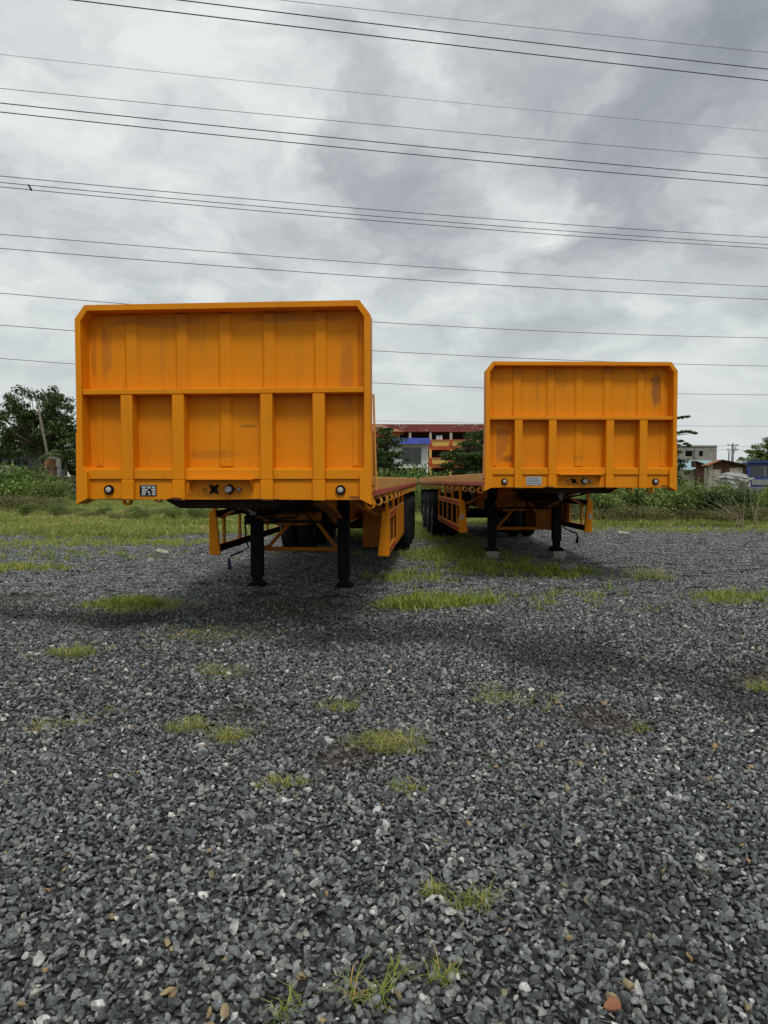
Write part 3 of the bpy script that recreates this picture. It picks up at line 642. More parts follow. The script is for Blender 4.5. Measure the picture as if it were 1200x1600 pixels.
for s, lb in ((-1, 'small grey concrete block under the left leg of the farther trailer'), (1, 'small grey concrete block under the right leg of the farther trailer')):
    p = loc_world(TR, s * .57, 3.45)
    b = MB().box(-.11, .11, -.16, .14, 0, .16).build('concrete_block', 'concrete', None, bevel=.012, loc=(p.x + .01, p.y, -.01)); b.rotation_euler.z = .1 * s
    tag(b, lb, 'block', 'blocks under the trailer legs')

# ------------------------------------------------------------------ overhead wires
t = NT('wire_black'); t.col((.02, .022, .025)); t.rough(.6); MAT['wire'] = t.m
t = NT('wire_grey'); t.col((.10, .105, .11)); t.rough(.6); MAT['wire_grey'] = t.m
# y at x=0, x=600, x=1200, depth where it crosses the middle of the view, radius, material, label
wires = [(-50, 18, 82, 21, .008, 'wire_grey', 'uppermost thin grey overhead wire in the sky'),
         (-35, 39, 108, 20, .016, 'wire', 'second overhead wire from the top, thick and black'),
         (-14, 58, 126, 19.4, .016, 'wire', 'third overhead wire from the top, thick and black'),
         (85, 149, 205, 30, .008, 'wire_grey', 'fourth overhead wire from the top, thin and pale'),
         (138, 196, 248, 27, .011, 'wire_grey', 'fifth overhead wire from the top, thin and dark grey'),
         (161, 223, 278, 26, .018, 'wire', 'sixth overhead wire from the top, upper of a thick black pair'),
         (175, 237, 290, 25.6, .018, 'wire', 'seventh overhead wire from the top, lower of a thick black pair'),
         (275, 329, 371, 35, .018, 'wire', 'eighth overhead wire from the top, highest of the group of three'),
         (285, 339, 382, 34.4, .018, 'wire', 'ninth overhead wire from the top, carrying a short spacer at the left'),
         (292, 346, 388, 34, .018, 'wire', 'tenth overhead wire from the top, lowest of the group of three'),
         (366, 413, 448, 44, .020, 'wire', 'eleventh overhead wire from the top, above a similar one'),
         (388, 434, 468, 43, .022, 'wire', 'twelfth overhead wire from the top, just clear of the nearer headboard'),
         (458, 504, 528, 58, .026, 'wire', 'overhead wire that passes just behind the top edge of the nearer headboard'),
         (508, 549, 572, 70, .030, 'wire', 'overhead wire that grazes the top edge of the farther headboard'),
         (560, 599, 617, 90, .034, 'wire', 'overhead wire crossing behind the upper bays of both headboards'),
         (640, 658, 666, 130, .035, 'wire_grey', 'lowest faint overhead wire, just above the far red building')]
U = Vector((math.cos(R(16)), math.sin(R(16)), 0)); spacer = []
for ya, yb, yc, D, rad, mt, lb in wires:
    P0 = at(600, yb, D); nrm = Vector((-U.y, U.x, 0)); ts, zs = [], []
    for px, py in ((0, ya), (600, yb), (1200, yc)):
        d = ray(px, py); k = nrm.dot(P0) / nrm.dot(d); q = Vector((0, 0, CAMZ)) + d * k; ts.append((q - P0).dot(U)); zs.append(q.z)
    cf = np.polyfit(ts, zs, 2); cf[0] = max(cf[0], 1e-5)
    if abs(cf[0]) > .02: cf[0] = .02
    span = max(abs(ts[0]), abs(ts[2])) * 1.9
    pts = [(P0.x + U.x * q, P0.y + U.y * q, float(np.polyval(cf, q))) for q in np.linspace(ts[0] * 1.9, ts[2] * 1.5, 40)]
    mb = MB().tube(pts, rad * .85, 5); o = mb.build('overhead_wire', mt, None, True); tag(o, lb, 'wire', 'overhead wires across the sky')
    if 'ninth' in lb or 'tenth' in lb:
        d = ray(45 if 'ninth' in lb else 49, 300); k = nrm.dot(P0) / nrm.dot(d); q = d.x * k, d.y * k; tq = (Vector((q[0], q[1], 0)) - Vector((P0.x, P0.y, 0))).dot(U)
        spacer.append((q[0], q[1], float(np.polyval(cf, tq))))
tag(MB().tube([spacer[0], spacer[1]], .045, 6).build('wire_spacer', 'wire'), 'short black spacer bar clamped between two overhead wires at the left', 'spacer')

# ------------------------------------------------------------------ far buildings
MAT['wall_red'] = plain('red_painted_fascia', (.20, .050, .042), .8, .3, .8)
MAT['flake'] = plain('bare_plaster', (.42, .36, .30), .9, .2, 3)
MAT['wall_yellow'] = plain('yellow_wall', (.58, .36, .10), .85, .2, 1)
MAT['wall_rust'] = plain('red_trim', (.40, .075, .03), .8, .25, 2)
MAT['dark'] = plain('dark_interior', (.02, .02, .025), .9, .3, 1)
MAT['white_wall'] = plain('white_wall', (.62, .63, .64), .8, .1, 1)
MAT['blue'] = plain('blue_awning', (.025, .045, .27), .6, .2, 1)
MAT['blue_truck'] = plain('blue_truck_paint', (.03, .055, .20), .55, .25, 2, .3)
t = NT('window_glass'); t.col((.03, .035, .04)); t.rough(.08, .6); MAT['glass'] = t.m
MAT['alu'] = plain('window_frame_grey', (.22, .23, .24), .5, .1, 4)
MAT['tile'] = plain('orange_roof_tile', (.36, .16, .08), .85, .2, 3)
MAT['grey_block'] = plain('grey_blockwork', (.27, .26, .24), .9, .18, 1.2, .2, bump=.3)
MAT['blue_roof'] = plain('pale_blue_sheet', (.36, .50, .54), .6, .12, 1.5)
MAT['rusty_roof'] = plain('rusty_sheet', (.34, .15, .07), .8, .35, 3)
MAT['brown'] = plain('brown_boards', (.075, .035, .025), .85, .35, 4)
MAT['cream'] = plain('cream_wall', (.34, .31, .25), .85, .25, 2)
MAT['grey_wall'] = plain('grey_wall', (.17, .18, .20), .9, .2, 1)
MAT['pillar'] = plain('brown_pillar', (.20, .12, .085), .9, .25, 3)
MAT['mossy'] = plain('mossy_stone', (.085, .075, .055), .95, .45, 2.5, .2, bump=.8)
MAT['tarp'] = plain('white_tarp', (.36, .36, .36), .6, .5, 4)
MAT['wood'] = plain('weathered_pole', (.16, .14, .10), .9, .25, 6)

# red and yellow school block, three storeys of open galleries
D = 125.0; k = D / F
X0, X1 = at(545, 700, D).x, at(800, 700, D).x
root = empty('gallery_building', (0, D, 0), 0, 'long red and yellow gallery building with open balconies, seen between the headboards', 'building')
def zz(py): return at(600, py, D).z
MB().box(X0, X1, 2.4, 9, 0, zz(664)).build('rear_wall', 'brown', root)
fa = MB().box(X0 - .3, X1 + .3, -.4, 9.3, zz(675), zz(663)).build('roof_fascia', 'wall_red', root)
r = random.Random(4)
for i in range(70):
    x = r.uniform(X0, X1); z = zz(675) + r.random() ** .6 * (zz(663) - zz(675)) * .95; s = r.uniform(.05, .2)
    if i < 60: MB().prism([(x + s * math.cos(a) * r.uniform(.6, 1.2), z + s * .7 * math.sin(a) * r.uniform(.6, 1.2)) for a in np.linspace(0, 5.5, 6)], -.43, -.402).build('flaked_patch', 'flake', fa)
fl = [(zz(675), zz(702)), (zz(702), zz(730)), (zz(730), 0)]
for j, (zt, zb) in enumerate(fl):
    zf = zb + (.55 if j < 2 else .1)
    MB().box(X0, X1, -.2, 2.38, zb - .1 if j < 2 else 0, zf - .02).build('floor_slab', 'wall_rust', root)
    bl = MB().box(X0, X1, -.1, .02, zf, zf + .95).build('balustrade', 'wall_yellow', root)
    MB().box(X0, X1, -.16, .06, zf + .95, zf + 1.1).build('hand_rail', 'wall_rust', bl)
    nb_ = int((X1 - X0) / 3.3)
    for q in range(nb_ + 1):
        x = X0 + (X1 - X0) * q / nb_
        MB().box(x - .2, x + .2, -.25, .10, zf, zt - .02).build('column', 'wall_yellow' if j else 'flake', root)
        MB().box(x - .28, x + .28, -.30, -.255, zf, zf + 1.05).build('red_pier', 'wall_rust', root)
        if q < nb_:
            for m in range(7):
                xx = x + .5 + m * .36; MB().box(xx, xx + .16, -.13, -.105, zf + .62, zf + .85).build('balustrade_hole', 'dark', bl)
            MB().box(x + .4, x + 2.9, 2.32, 2.395, zf + .9 if j else zf, zt - .5).build('window', 'dark', root)
for px in (684, 689):
    p = at(px, 683, D); MB().box(p.x - .25, p.x + .25, .2, .3, p.z - .6, p.z + .3).build('notice_board', 'white_wall', root)

# tiled pavilion roof in front of its left end
D = 100.0
a, b = at(560, 676, D).x, at(632, 676, D).x; z0, z1 = at(600, 674, D).z, at(600, 661, D).z
root = empty('tiled_house', (0, D, 0), 0, 'house with orange hipped tile roof left of the red gallery building', 'house')
MB().box(a + .5, b - .6, .5, 6, 0, z0).build('wall', 'wall_rust', root)
mb = MB(); mb.v = [(a, 0, z0), (b, 0, z0), (b, 7, z0), (a, 7, z0), (a + 2, 3.4, z1), (b - 3.2, 3.4, z1)]; mb.f = [(0, 1, 5, 4), (1, 2, 5), (2, 3, 4, 5), (3, 0, 4), (3, 2, 1, 0)]; mb.build('roof', 'tile', root)
for i in range(3): MB().box(b - 1.2 - i * 1.6, b - .9 - i * 1.6, .4, .49, z0 - 2.5, z0 - .4).build('window', 'dark', root)

# white shop with blue awning
D = 60.0
root = empty('white_shop', (0, D, 0), 0, 'white two storey shop with a blue awning and large window', 'shop')
def P(px, py): q = at(px, py, D); return q.x, q.z
xl, zt = P(596, 695); xr, zb = P(669, 731)
wx0 = P(629, 0)[0]; wx1 = P(660, 0)[0]; wz1 = P(0, 699)[1]; wz0 = P(0, 726)[1]
MB().box(xl, wx0, 0, .25, zb, zt).build('wall', 'white_wall', root); MB().box(wx1, xr, 0, .25, zb, zt).build('wall', 'white_wall', root)
MB().box(wx0, wx1, .002, .248, wz1, zt - .002).build('lintel', 'white_wall', root); MB().box(wx0, wx1, .002, .248, zb + .002, wz0).build('sill', 'white_wall', root)
MB().box(xl, xr, .25, 5, zb, zt).build('upper_storey', 'dark', root)
wn = MB().box(wx0 - .01, wx1 + .01, .10, .14, wz0 - .01, wz0 + .06).build('window_frame', 'alu', root)
xm = P(644, 0)[0]; zm = P(0, 705)[1]
MB().box(wx0, wx1, .10, .14, wz1 - .06, wz1 - .001).build('frame_bar', 'alu', wn); MB().box(wx0, wx1, .095, .14, zm - .03, zm + .03).build('frame_bar', 'alu', wn)
for x in (wx0 + .03, xm, wx1 - .03): MB().box(x - .03, x + .03, .098, .138, wz0 + .061, wz1 - .061).build('frame_bar', 'alu', wn)
for a, b in ((wx0 + .06, xm - .03), (xm + .03, wx1 - .06)):
    for c_, d_ in ((wz0 + .06, zm - .03), (zm + .03, wz1 - .06)): MB().box(a, b, .112, .120, c_, d_).build('pane', 'glass', wn)
ax0, ax1 = P(612, 0)[0], P(674, 0)[0]; az1, az0 = P(0, 684)[1], P(0, 694.5)[1]
MB().prism([(-1.0, az0), (.3, az0), (.3, az1)], ax0, ax1, 'x').build('awning', 'blue', root)
MB().box(xr - .28, xr, .01, .3, 0, zb - .002).build('pillar', 'white_wall', root); MB().box(xl, xl + .3, .01, .3, 0, zb - .002).build('pillar', 'white_wall', root)
MB().box(xl, xr - .3, 2.5, 2.6, 0, zb - .002).build('ground_floor_front', 'dark', root)

# grey unfinished block, right
D = 85.0
root = empty('unfinished_block', (0, D, 0), 0, 'grey unfinished concrete block building with dark window openings at the right', 'building')
x0, x1 = P(1040, 0)[0], P(1134.5, 0)[0]; z1 = P(0, 698)[1]
wins = [(P(1084, 0)[0], P(1096, 0)[0], P(0, 713)[1], P(0, 704.5)[1]), (P(1106, 0)[0], P(1112.5, 0)[0], P(0, 712.5)[1], P(0, 705.5)[1])]
wa, wb = wins
zl, zh = min(wa[2], wb[2]), max(wa[3], wb[3])
MB().box(x0, x1, 0, .3, 0, zl).build('wall', 'grey_block', root); MB().box(x0, x1, 0, .3, zh, z1).build('wall', 'grey_block', root)
for a, b in ((x0, wa[0]), (wa[1], wb[0]), (wb[1], x1)): MB().box(a, b, .001, .299, zl, zh).build('wall', 'grey_block', root)
MB().box(x1 - .3, x1, .301, 8, 0, z1 - .002).build('side_wall', 'grey_block', root); MB().box(x0, x1 - .31, 7.7, 8, 0, z1).build('side_wall', 'grey_block', root)
MB().box(x0 + .05, x1 - .35, .31, 7.6, zl - 1.0, zl - .8).build('floor_slab', 'dark', root); MB().box(x0, x1, -.12, 8.1, z1 + .002, z1 + .16).build('roof_slab', 'grey_block', root)
for a in wins: MB().box(a[0] - .05, a[1] + .05, .45, .5, zl - .7, zh).build('window_opening', 'dark', root)
MB().box(P(1098, 0)[0], P(1100.5, 0)[0], -.25, -.001, 0, zh + .3).build('column', 'grey_block', root)
# pale blue sheet roof shed
D = 64.0
root = empty('blue_roof_shed', (0, D, 0), 0, 'low shed with a pale blue sheet metal roof in front of the grey block', 'shed')
xa, za = P(1068, 733); xb, zb_ = P(1150, 717)
MB().box(xa + .3, xb - .2, .4, 5, 0, za).build('wall', 'cream', root)
xq = P(1082, 0)[0]
mb = MB(); mb.v = [(xa, -.3, za), (xb - .1, -.3, za), (xb, 5.5, zb_), (xq, 5.5, zb_), (xa, -.3, za - .08), (xb - .1, -.3, za - .08), (xb, 5.5, zb_ - .08), (xq, 5.5, zb_ - .08)]
mb.f = [(0, 1, 2, 3), (7, 6, 5, 4), (0, 4, 5, 1), (1, 5, 6, 2), (2, 6, 7, 3), (3, 7, 4, 0)]; rf = mb.build('roof', 'blue_roof', root)
for i in range(12):
    f_ = i / 11; p0 = Vector((xa + (xb - .1 - xa) * f_, -.29, za + .02)); p1 = Vector((xq + (xb - xq) * f_, 5.49, zb_ + .02)); MB().tube([p0, p1], .03, 4).build('roof_ridge', 'blue_roof', rf)
# brown shacks
def shack(D, pxl, pxr, pyeave, pxridge, pyridge, label, rusty):
    xl, zl_ = at(pxl, pyeave, D).x, at(pxl, pyeave, D).z; xr = at(pxr, pyeave, D).x; xm = at(pxridge, 0, D).x; zr = at(0, pyridge, D).z
    root = empty('board_shack', ((xl + xr) / 2, D, 0), R(-9), label, 'shack'); h = (xr - xl) / 2; m = xm - (xl + xr) / 2; dp = 1.1
    n = 7
    for i in range(n):
        a, b = -h * .88 + 1.76 * h * i / n, -h * .88 + 1.76 * h * (i + 1) / n; mid = (a + b) / 2
        top = zl_ - .06 + (zr - zl_) * (1 - abs(mid - m) / h * (1 if mid < m else 1)) * .86
        MB().box(a + .01, b - .01, .15 + .008 * (i % 2), .2, 0, top).build('board', 'cream' if rusty and i == 0 else 'brown', root)
    MB().prism([(-h * .9, zl_ - .5), (h * .9, zl_ - .5), (h * .9, zl_), (m, zr - .01), (-h * .9, zl_)], .201, .26).build('gable', 'brown', root)
    if rusty: MB().box(h * .12, h * .72, .12, .148, zl_ - .62, zl_ - .12).build('cream_panel', 'cream', root); MB().box(-.62 * h, -.28 * h, .12, .147, 0, zl_ - .25).build('door', 'cream', root)
    MB().box(-h * .87, h * .87, .265, dp, 0, zl_ - .1).build('body', 'cream' if rusty else 'brown', root)
    MB().prism([(-h, zl_), (m, zr), (m, zr + .05), (-h - .02, zl_ + .05)], -.15, dp + .2).build('roof', 'rusty_roof' if rusty else 'brown', root)
    MB().prism([(m + .004, zr), (h, zl_), (h + .02, zl_ + .05), (m + .004, zr + .05)], -.15, dp + .2).build('roof', 'brown', root)
    return root
shack(50, 1105, 1169, 728, 1143, 719, 'brown and cream board shack with a rusty roof slope, behind the weeds', True)
shack(56, 1088, 1112, 730, 1101, 721, 'small dark brown gabled shack left of the larger one', False)
# white tarp heap
D = 46.0; r = np.random.default_rng(5)
a = at(1146, 745, D); bm = bmesh.new(); bmesh.ops.create_icosphere(bm, subdivisions=4, radius=1)
hx = (at(1168, 0, D).x - at(1126, 0, D).x) / 2; hz2 = at(0, 736, D).z
for v in bm.verts:
    c_ = v.co.copy(); nzv = float(fbm(c_.x * 1.0 + c_.z * .7, c_.y + c_.z * 1.3, .5, 77, 4)) - .5; f_ = 1 + .55 * nzv + .10 * math.sin(c_.x * 5 + c_.z * 3) * math.sin(c_.y * 6 + 1) + .07 * math.sin(c_.x * 13 + c_.y * 9) + .05 * math.sin(c_.z * 17 + c_.x * 4)
    v.co = Vector((c_.x * hx * f_, c_.y * 1.2 * f_, max(0, .0 + (c_.z * .5 + .5) ** .55 * hz2 * (.93 + .07 * f_) * (1 - .10 * (c_.x * .5 + .5)))))
me = bpy.data.meshes.new('tarp_heap'); bm.to_mesh(me); bm.free()
o = link('tarp_heap', me, 'tarp', None, False, 0, (a.x, D, 0)); tag(o, 'lumpy heap covered with white sheeting beside the brown shack', 'heap')
# blue truck
D = 54.0; root = empty('blue_truck', (at(1196, 740, D).x, D, 0), R(-8), 'blue truck with windscreen facing the yard, at the right edge', 'truck')
zt = at(0, 722, D).z
MB().prism([(-.02, .75), (.05, 1.55), (.28, zt), (1.7, zt), (1.7, .75)], -1.2, 1.2, 'x').build('cab', 'blue_truck', root, bevel=.06)
wsn = MB().prism([(.022, 1.56), (.042, 1.56), (.20, zt - .25), (.18, zt - .25)], -1.02, 1.02, 'x').build('windscreen', 'glass', root)
MB().prism([(.012, 1.56), (.021, 1.56), (.18, zt - .25), (.165, zt - .25)], -.02, .02, 'x').build('screen_bar', 'alu', wsn)
MB().box(-.95, .95, -.06, -.021, .95, 1.35).build('grille', 'alu', root); MB().box(-1.2, 1.2, -.15, .0, .5, .8).build('bumper', 'grey_wall', root)
for s in (-1, 1):
    MB().box(s * .95 - .15, s * .95 + .15, -.08, -.022, 1.38, 1.5).build('headlight', 'lens', root); MB().box(s * 1.32 - .08, s * 1.32 + .08, .05, .1, 1.5, 2.0).build('mirror', 'black', root)
    for y in (.9, 4.5): lathe_tyre(s * .98, y, .48, .3, .48).build('tyre', 'rubber', root, True)
MB().box(-1.15, 1.15, -.03, .25, zt + .002, zt + .10).build('roof_visor', 'blue_truck', root); MB().box(-1.22, 1.22, 1.9, 7, .9, zt - .1).build('cargo_body', 'wall_yellow', root)
# utility poles, right
def pole(px, py, D, r_, label, arms=1, lean=0, pybase=None, mat='wood'):
    q = at(px, py, D); root = empty('utility_pole', (q.x - lean, D, 0), 0, label, 'pole')
    MB().tube([(0, 0, -.2), (lean, 0, q.z)], r_ * 1.2, 8, r_ * .8).build('shaft', mat, root, True)
    for i in range(arms):
        z = q.z - .25 - i * .5; a = MB().box(-.6, .6, -.05, .05, z, z + .09).build('cross_arm', mat, root)
        for x in (-.5, 0.02, .5): MB().lathe([(0, .05), (.10, .06), (.14, .03)], (x, 0, z + .09), 'z', 8).build('insulator', 'lens', a)
    return root
pl = pole(1145, 693, 80, .16, 'taller utility pole with cross arms behind the brown shack', 2, mat='grey_wall')
q = at(1149, 699, 80); MB().tube([(0, 0, q.z - 1.0), (.35, 0, q.z + .1)], .05, 6).build('bracket_arm', 'grey_wall', pl)
pole(1139, 705, 84, .10, 'short slim pole just left of the taller utility pole', 0, mat='grey_wall')
p1 = at(1145, 695, 80)
for i, (ya, yb) in enumerate(((694, 696), (700, 703))):
    a = at(1040, ya, 86); b = at(1290, yb, 78); m = at(1145, 695 + i * 6, 80); pts = []
    for u in np.linspace(0, 1, 16): s = .6 * 4 * u * (1 - u); pts.append(a.lerp(m, u) - Vector((0, 0, s * .5)))
    for u in np.linspace(.06, 1, 16): s = .8 * 4 * u * (1 - u); pts.append(m.lerp(b, u) - Vector((0, 0, s * .5)))
    tag(MB().tube(pts, .012, 4).build('service_wire', 'wire'), ['upper', 'lower'][i] + ' thin service wire strung over the utility pole at the right', 'wire')
# leaning pole, left
q = at(58, 628, 57); b = at(73, 705, 57)
root = empty('leaning_pole', (b.x + .45, 57, 0), 0, 'bare leaning wooden pole in front of the big left tree', 'pole')
MB().tube([(0, 0, -.2), (b.x - b.x - .45, 0, b.z), (q.x - b.x - .45, 0, q.z)], .125, 8, .085).build('shaft', 'wood', root, True)
MB().tube([(-.6, .02, b.z - .4), (.1, .02, b.z + .1)], .04, 5).build('brace', 'wood', root)
# walls and pillars, left
D = 66.0; a, b = at(-60, 706, D), at(100, 706, D)
root = empty('grey_wall', (0, D, 0), 0, 'tall plain grey wall under the big tree at the left', 'wall')
MB().box(a.x, b.x, 0, .25, 0, a.z).build('wall_face', 'grey_wall', root); MB().box(a.x, b.x, -.06, .31, a.z + .002, a.z + .16).build('coping', 'cream', root)
for i, (px, wd, py, D, lb, mt) in enumerate(((11, 17, 728, 55, 'tan gate pillar at the left edge above the bushes', 'cream'), (79, 14, 729, 56, 'brown gate pillar with a cap beside the mossy wall', 'pillar'))):
    q = at(px, py, D); hw = wd * D / F / 2; root = empty('gate_pillar', (q.x, D, 0), 0, lb, 'pillar', 'gate pillars')
    MB().box(-hw, hw, -hw, hw, 0, q.z - .12).build('shaft', mt, root); MB().box(-hw - .08, hw + .08, -hw - .08, hw + .08, q.z - .118, q.z).build('cap', mt, root)
    if i: MB().prism([(-hw * .8, q.z + .002), (hw * .8, q.z + .002), (hw * .9, q.z + .45), (hw * .3, q.z + .62), (-hw * .5, q.z + .5), (-hw * 1.0, q.z + .3)], -.3, .3).build('planter', 'rusty_roof', root)
q = at(85, 712, 58); root = empty('plastered_wall_stub', (q.x, 58, 0), 0, 'short pale plastered wall stub behind the brown pillar', 'wall')
MB().box(-.45, .35, 0, .4, 0, q.z).build('wall_face', 'grey_block', root, bevel=.02); MB().box(-.5, .4, -.05, .45, q.z + .002, q.z + .1).build('coping', 'grey_block', root)
# mossy low wall of rough stones
D = 53.0; a, b = at(22, 743, D), at(330, 743, D); root = empty('mossy_stone_wall', (0, D, 0), 0, 'low dark mossy stone wall behind the grass at the left', 'wall')
MB().box(a.x, b.x, .05, .5, 0, a.z - .12).build('core', 'mossy', root)
r = random.Random(3); stones_m = []
for i in range(8):
    bm = bmesh.new()
    for _ in range(16):
        v = Vector((r.gauss(0, 1), r.gauss(0, 1), r.gauss(0, 1))).normalized(); bm.verts.new((max(-.8, min(.8, v.x)) * .36, v.y * .16, max(-.8, min(.8, v.z)) * .24))
    bmesh.ops.convex_hull(bm, input=bm.verts); bmesh.ops.delete(bm, geom=[v for v in bm.verts if not v.link_faces], context='VERTS')
    me = bpy.data.meshes.new('wall_stone'); bm.to_mesh(me); bm.free(); me.materials.append(MAT['mossy']); stones_m.append(me)
for row in range(4):
    z = .2 + row * (a.z - .1) / 4; x = a.x + (row % 2) * .25
    while x < b.x:
        o = bpy.data.objects.new('wall_stone', r.choice(stones_m)); C.objects.link(o); o.parent = root; o.location = (x, .05, z + r.uniform(-.03, .03)); o.rotation_euler = (0, r.uniform(-.3, .3), 0); s = r.uniform(.85, 1.15); o.scale = (s, 1, s); x += r.uniform(.5, .68)
rr = np.random.default_rng(8); m = 1500; cc = np.stack([rr.uniform(a.x, b.x, m), rr.uniform(-.15, .5, m), a.z - .1 + rr.normal(0, .07, m) - .22 * (rr.random(m) < .3)], 1)
link('moss_cap', leaf_mesh('moss_cap', [leaves(cc, .13, 1.2, rr, .7)], 'leaf_mid'), 'leaf_mid', root)

# ------------------------------------------------------------------ trees
def base(px, D): return (at(px, 760, D).x, D, 0)
k = 60 / F
tree('broadleaf_tree', base(66, 62), 4.0, [((-.1, 0, 7.6), (2.7, 2.2, 1.7)), ((2.2, 0, 6.9), (1.9, 1.8, 1.7)), ((-2.6, 0, 6.0), (1.9, 1.8, 1.3)), ((2.9, .3, 5.2), (1.6, 1.6, 1.3)), ((.3, 0, 5.5), (2.9, 2.0, 1.4)), ((1.6, .5, 4.0), (2.0, 1.4, .9)), ((-1.6, .5, 4.2), (2.0, 1.4, .9))], 150, .25, 90, 'leaf_dark', 'big dark broadleaf tree at the left edge behind the leaning pole', 21, .24, clump=.68, flat=.65)
tree('broadleaf_tree', base(0, 66), 3.4, [((0, 0, 5.0), (2.4, 2.0, 1.5)), ((1.2, 0, 3.8), (2.2, 1.6, 1.0)), ((-2, 0, 4.2), (2.2, 1.6, 1.0))], 70, .25, 85, 'leaf_dark', 'lower dark tree over the tall grey wall at the left frame edge', 22, .2, clump=.65)
tree('umbrella_tree', base(600, 48), 2.6, [((.1, 0, 4.5), (.55, .8, .25)), ((.3, 0, 3.9), (.95, 1.2, .3)), ((.2, 0, 3.3), (1.35, 1.3, .35)), ((.3, 0, 2.6), (1.5, 1.2, .45)), ((-.1, 0, 1.8), (1.4, 1.2, .5))], 130, .15, 75, 'leaf_deep', 'layered dark green tree beside the nearer headboard, in front of the shop', 23, .11, clump=.38, flat=.42)
tree('umbrella_tree', base(738, 46), 2.2, [((.5, 0, 4.0), (1.2, 1.2, .35)), ((.3, 0, 3.4), (1.5, 1.4, .35)), ((-.2, 0, 2.8), (1.9, 1.6, .35)), ((-.1, 0, 2.2), (2.0, 1.5, .40)), ((.3, 0, 1.6), (1.7, 1.4, .4))], 170, .15, 75, 'leaf_deep', 'spreading flat layered tree left of the farther headboard', 24, .12, clump=.42, flat=.36)
tree('terminalia_tree', base(1036, 42), 2.6, [((.0, 0, 2.4), (1.15, 1.2, .9)), ((.2, 0, 1.4), (1.4, 1.2, .7)), ((.1, 0, 3.2), (.9, .8, .4)), ((-.2, 0, 4.2), (.6, .6, .3))], 100, .14, 75, 'leaf_dark', 'dark tree with bare tiered branches at the right edge of the farther headboard', 25, .10, clump=.27, flat=.42,
     extra=((.75, 0, 4.86), (1.0, 0, 4.9), (1.3, 0, 4.93), (.8, 0, 4.02), (1.05, 0, 4.08), (1.3, 0, 4.1), (1.55, .1, 4.08), (1.8, .1, 4.02), (1.0, 0, 3.55), (1.25, 0, 3.4), (1.45, 0, 3.3)))
tree('broadleaf_tree', base(112, 61), 1.8, [((.0, 0, 3.4), (1.3, 1.2, 1.4)), ((.6, 0, 2.4), (1.6, 1.2, 1.0))], 50, .22, 80, 'leaf_dark', 'dense dark low tree behind the palm left of the nearer headboard', 27, .12, clump=.5)
tree('broadleaf_tree', base(1200, 72), 2.6, [((.0, 0, 4.0), (1.9, 1.6, 1.0)), ((1.2, 0, 4.9), (1.5, 1.6, .9)), ((-1.5, 0, 3.4), (1.4, 1.4, .6)), ((.8, 0, 3.2), (2.2, 1.8, .8))], 110, .2, 80, 'leaf_mid', 'green tree behind the blue truck at the right edge', 26, .18, clump=.5)
def palm(px, D, h, label, seed, nf=16, fl=1.7):
    r = np.random.default_rng(seed); root = empty('palm', base(px, D), 0, label, 'palm')
    MB().tube([(0, 0, -.1), (.05, 0, h * .5), (0, 0, h)], [.14, .11, .09], 8).build('trunk', 'bark', root, True)
    for i in range(nf):
        a = 6.283 * i / nf + r.uniform(-.2, .2); el = r.uniform(.25, 1.25); d = np.array([math.cos(a), math.sin(a), 0]); pts = []
        for u in np.linspace(0, 1, 7): pts.append(np.array([0, 0, h]) + d * fl * u * math.cos(el) * 1.1 + np.array([0, 0, fl * (u * math.sin(el) - .75 * u * u)]))
        V, Fc, T = [], [], []; s = np.array([-d[1], d[0], 0])
        for j in range(24):
            u = (j + 1) / 25; p = pts[int(u * 6)] * (1 - (u * 6) % 1) + pts[min(6, int(u * 6) + 1)] * ((u * 6) % 1)
            for sg in (-1, 1):
                e_ = p + s * sg * .38 * math.sin(math.pi * min(1, u * .85 + .12)) + d * .2 - np.array([0, 0, .16]); k = len(V)
                V += [p - d * .06, p + d * .06, e_]; Fc.append((k, k + 1, k + 2)); T += [r.uniform(.2, .9)] * 3
        link('frond', leaf_mesh('frond', [(np.array(V), np.array(Fc), np.array(T))], 'leaf_dark'), 'leaf_dark', root)
palm(103, 56, 2.9, 'palm with drooping fronds just left of the nearer headboard', 31, 20, 2.6)
palm(42, 59, 1.4, 'low bushy palm in front of the tall grey wall', 32, 18, 2.0)

# ------------------------------------------------------------------ shrubs
for i, (kd, h, wd, lf, n, mt) in enumerate((('weed', 1.35, 1.5, .085, 1300, 'leaf_mid'), ('weed2', 1.2, 1.7, .075, 1400, 'leaf_mid'), ('bush', 1.4, 1.5, .10, 1000, 'leaf_bright'), ('dull', .8, 1.5, .05, 1300, 'leaf_dull'), ('dark', 1.3, 1.6, .10, 1100, 'leaf_dark'), ('low', .5, .9, .07, 450, 'leaf_bright'))):
    SHRUB[kd] = shrub_mesh(60 + i, h, wd, lf, n, mt)
r = random.Random(9)
G1 = 'weed bushes behind the farther trailer'
for i in range(34):
    px = 860 + i * 12.5 + r.uniform(-8, 8); Dd = r.uniform(23.2, 29.5)
    kd = r.choice(['weed', 'weed2', 'weed', 'dark', 'weed2']); shrub(kd, base(px, Dd), r.uniform(.72, 1.25) * (1.03 if px > 980 else .92) * Dd / 25, r.uniform(0, 6.28), 'leafy green weed bush in the dense belt behind the farther trailer', group=G1)
for i in range(14):
    px = 880 + i * 24 + r.uniform(-10, 10); shrub('dull', base(px, r.uniform(22.4, 23.6)), r.uniform(.7, 1.0), r.uniform(0, 6.28), 'dull olive undergrowth at the foot of the weed belt, right', group='olive undergrowth at the right', name='undergrowth_plant')
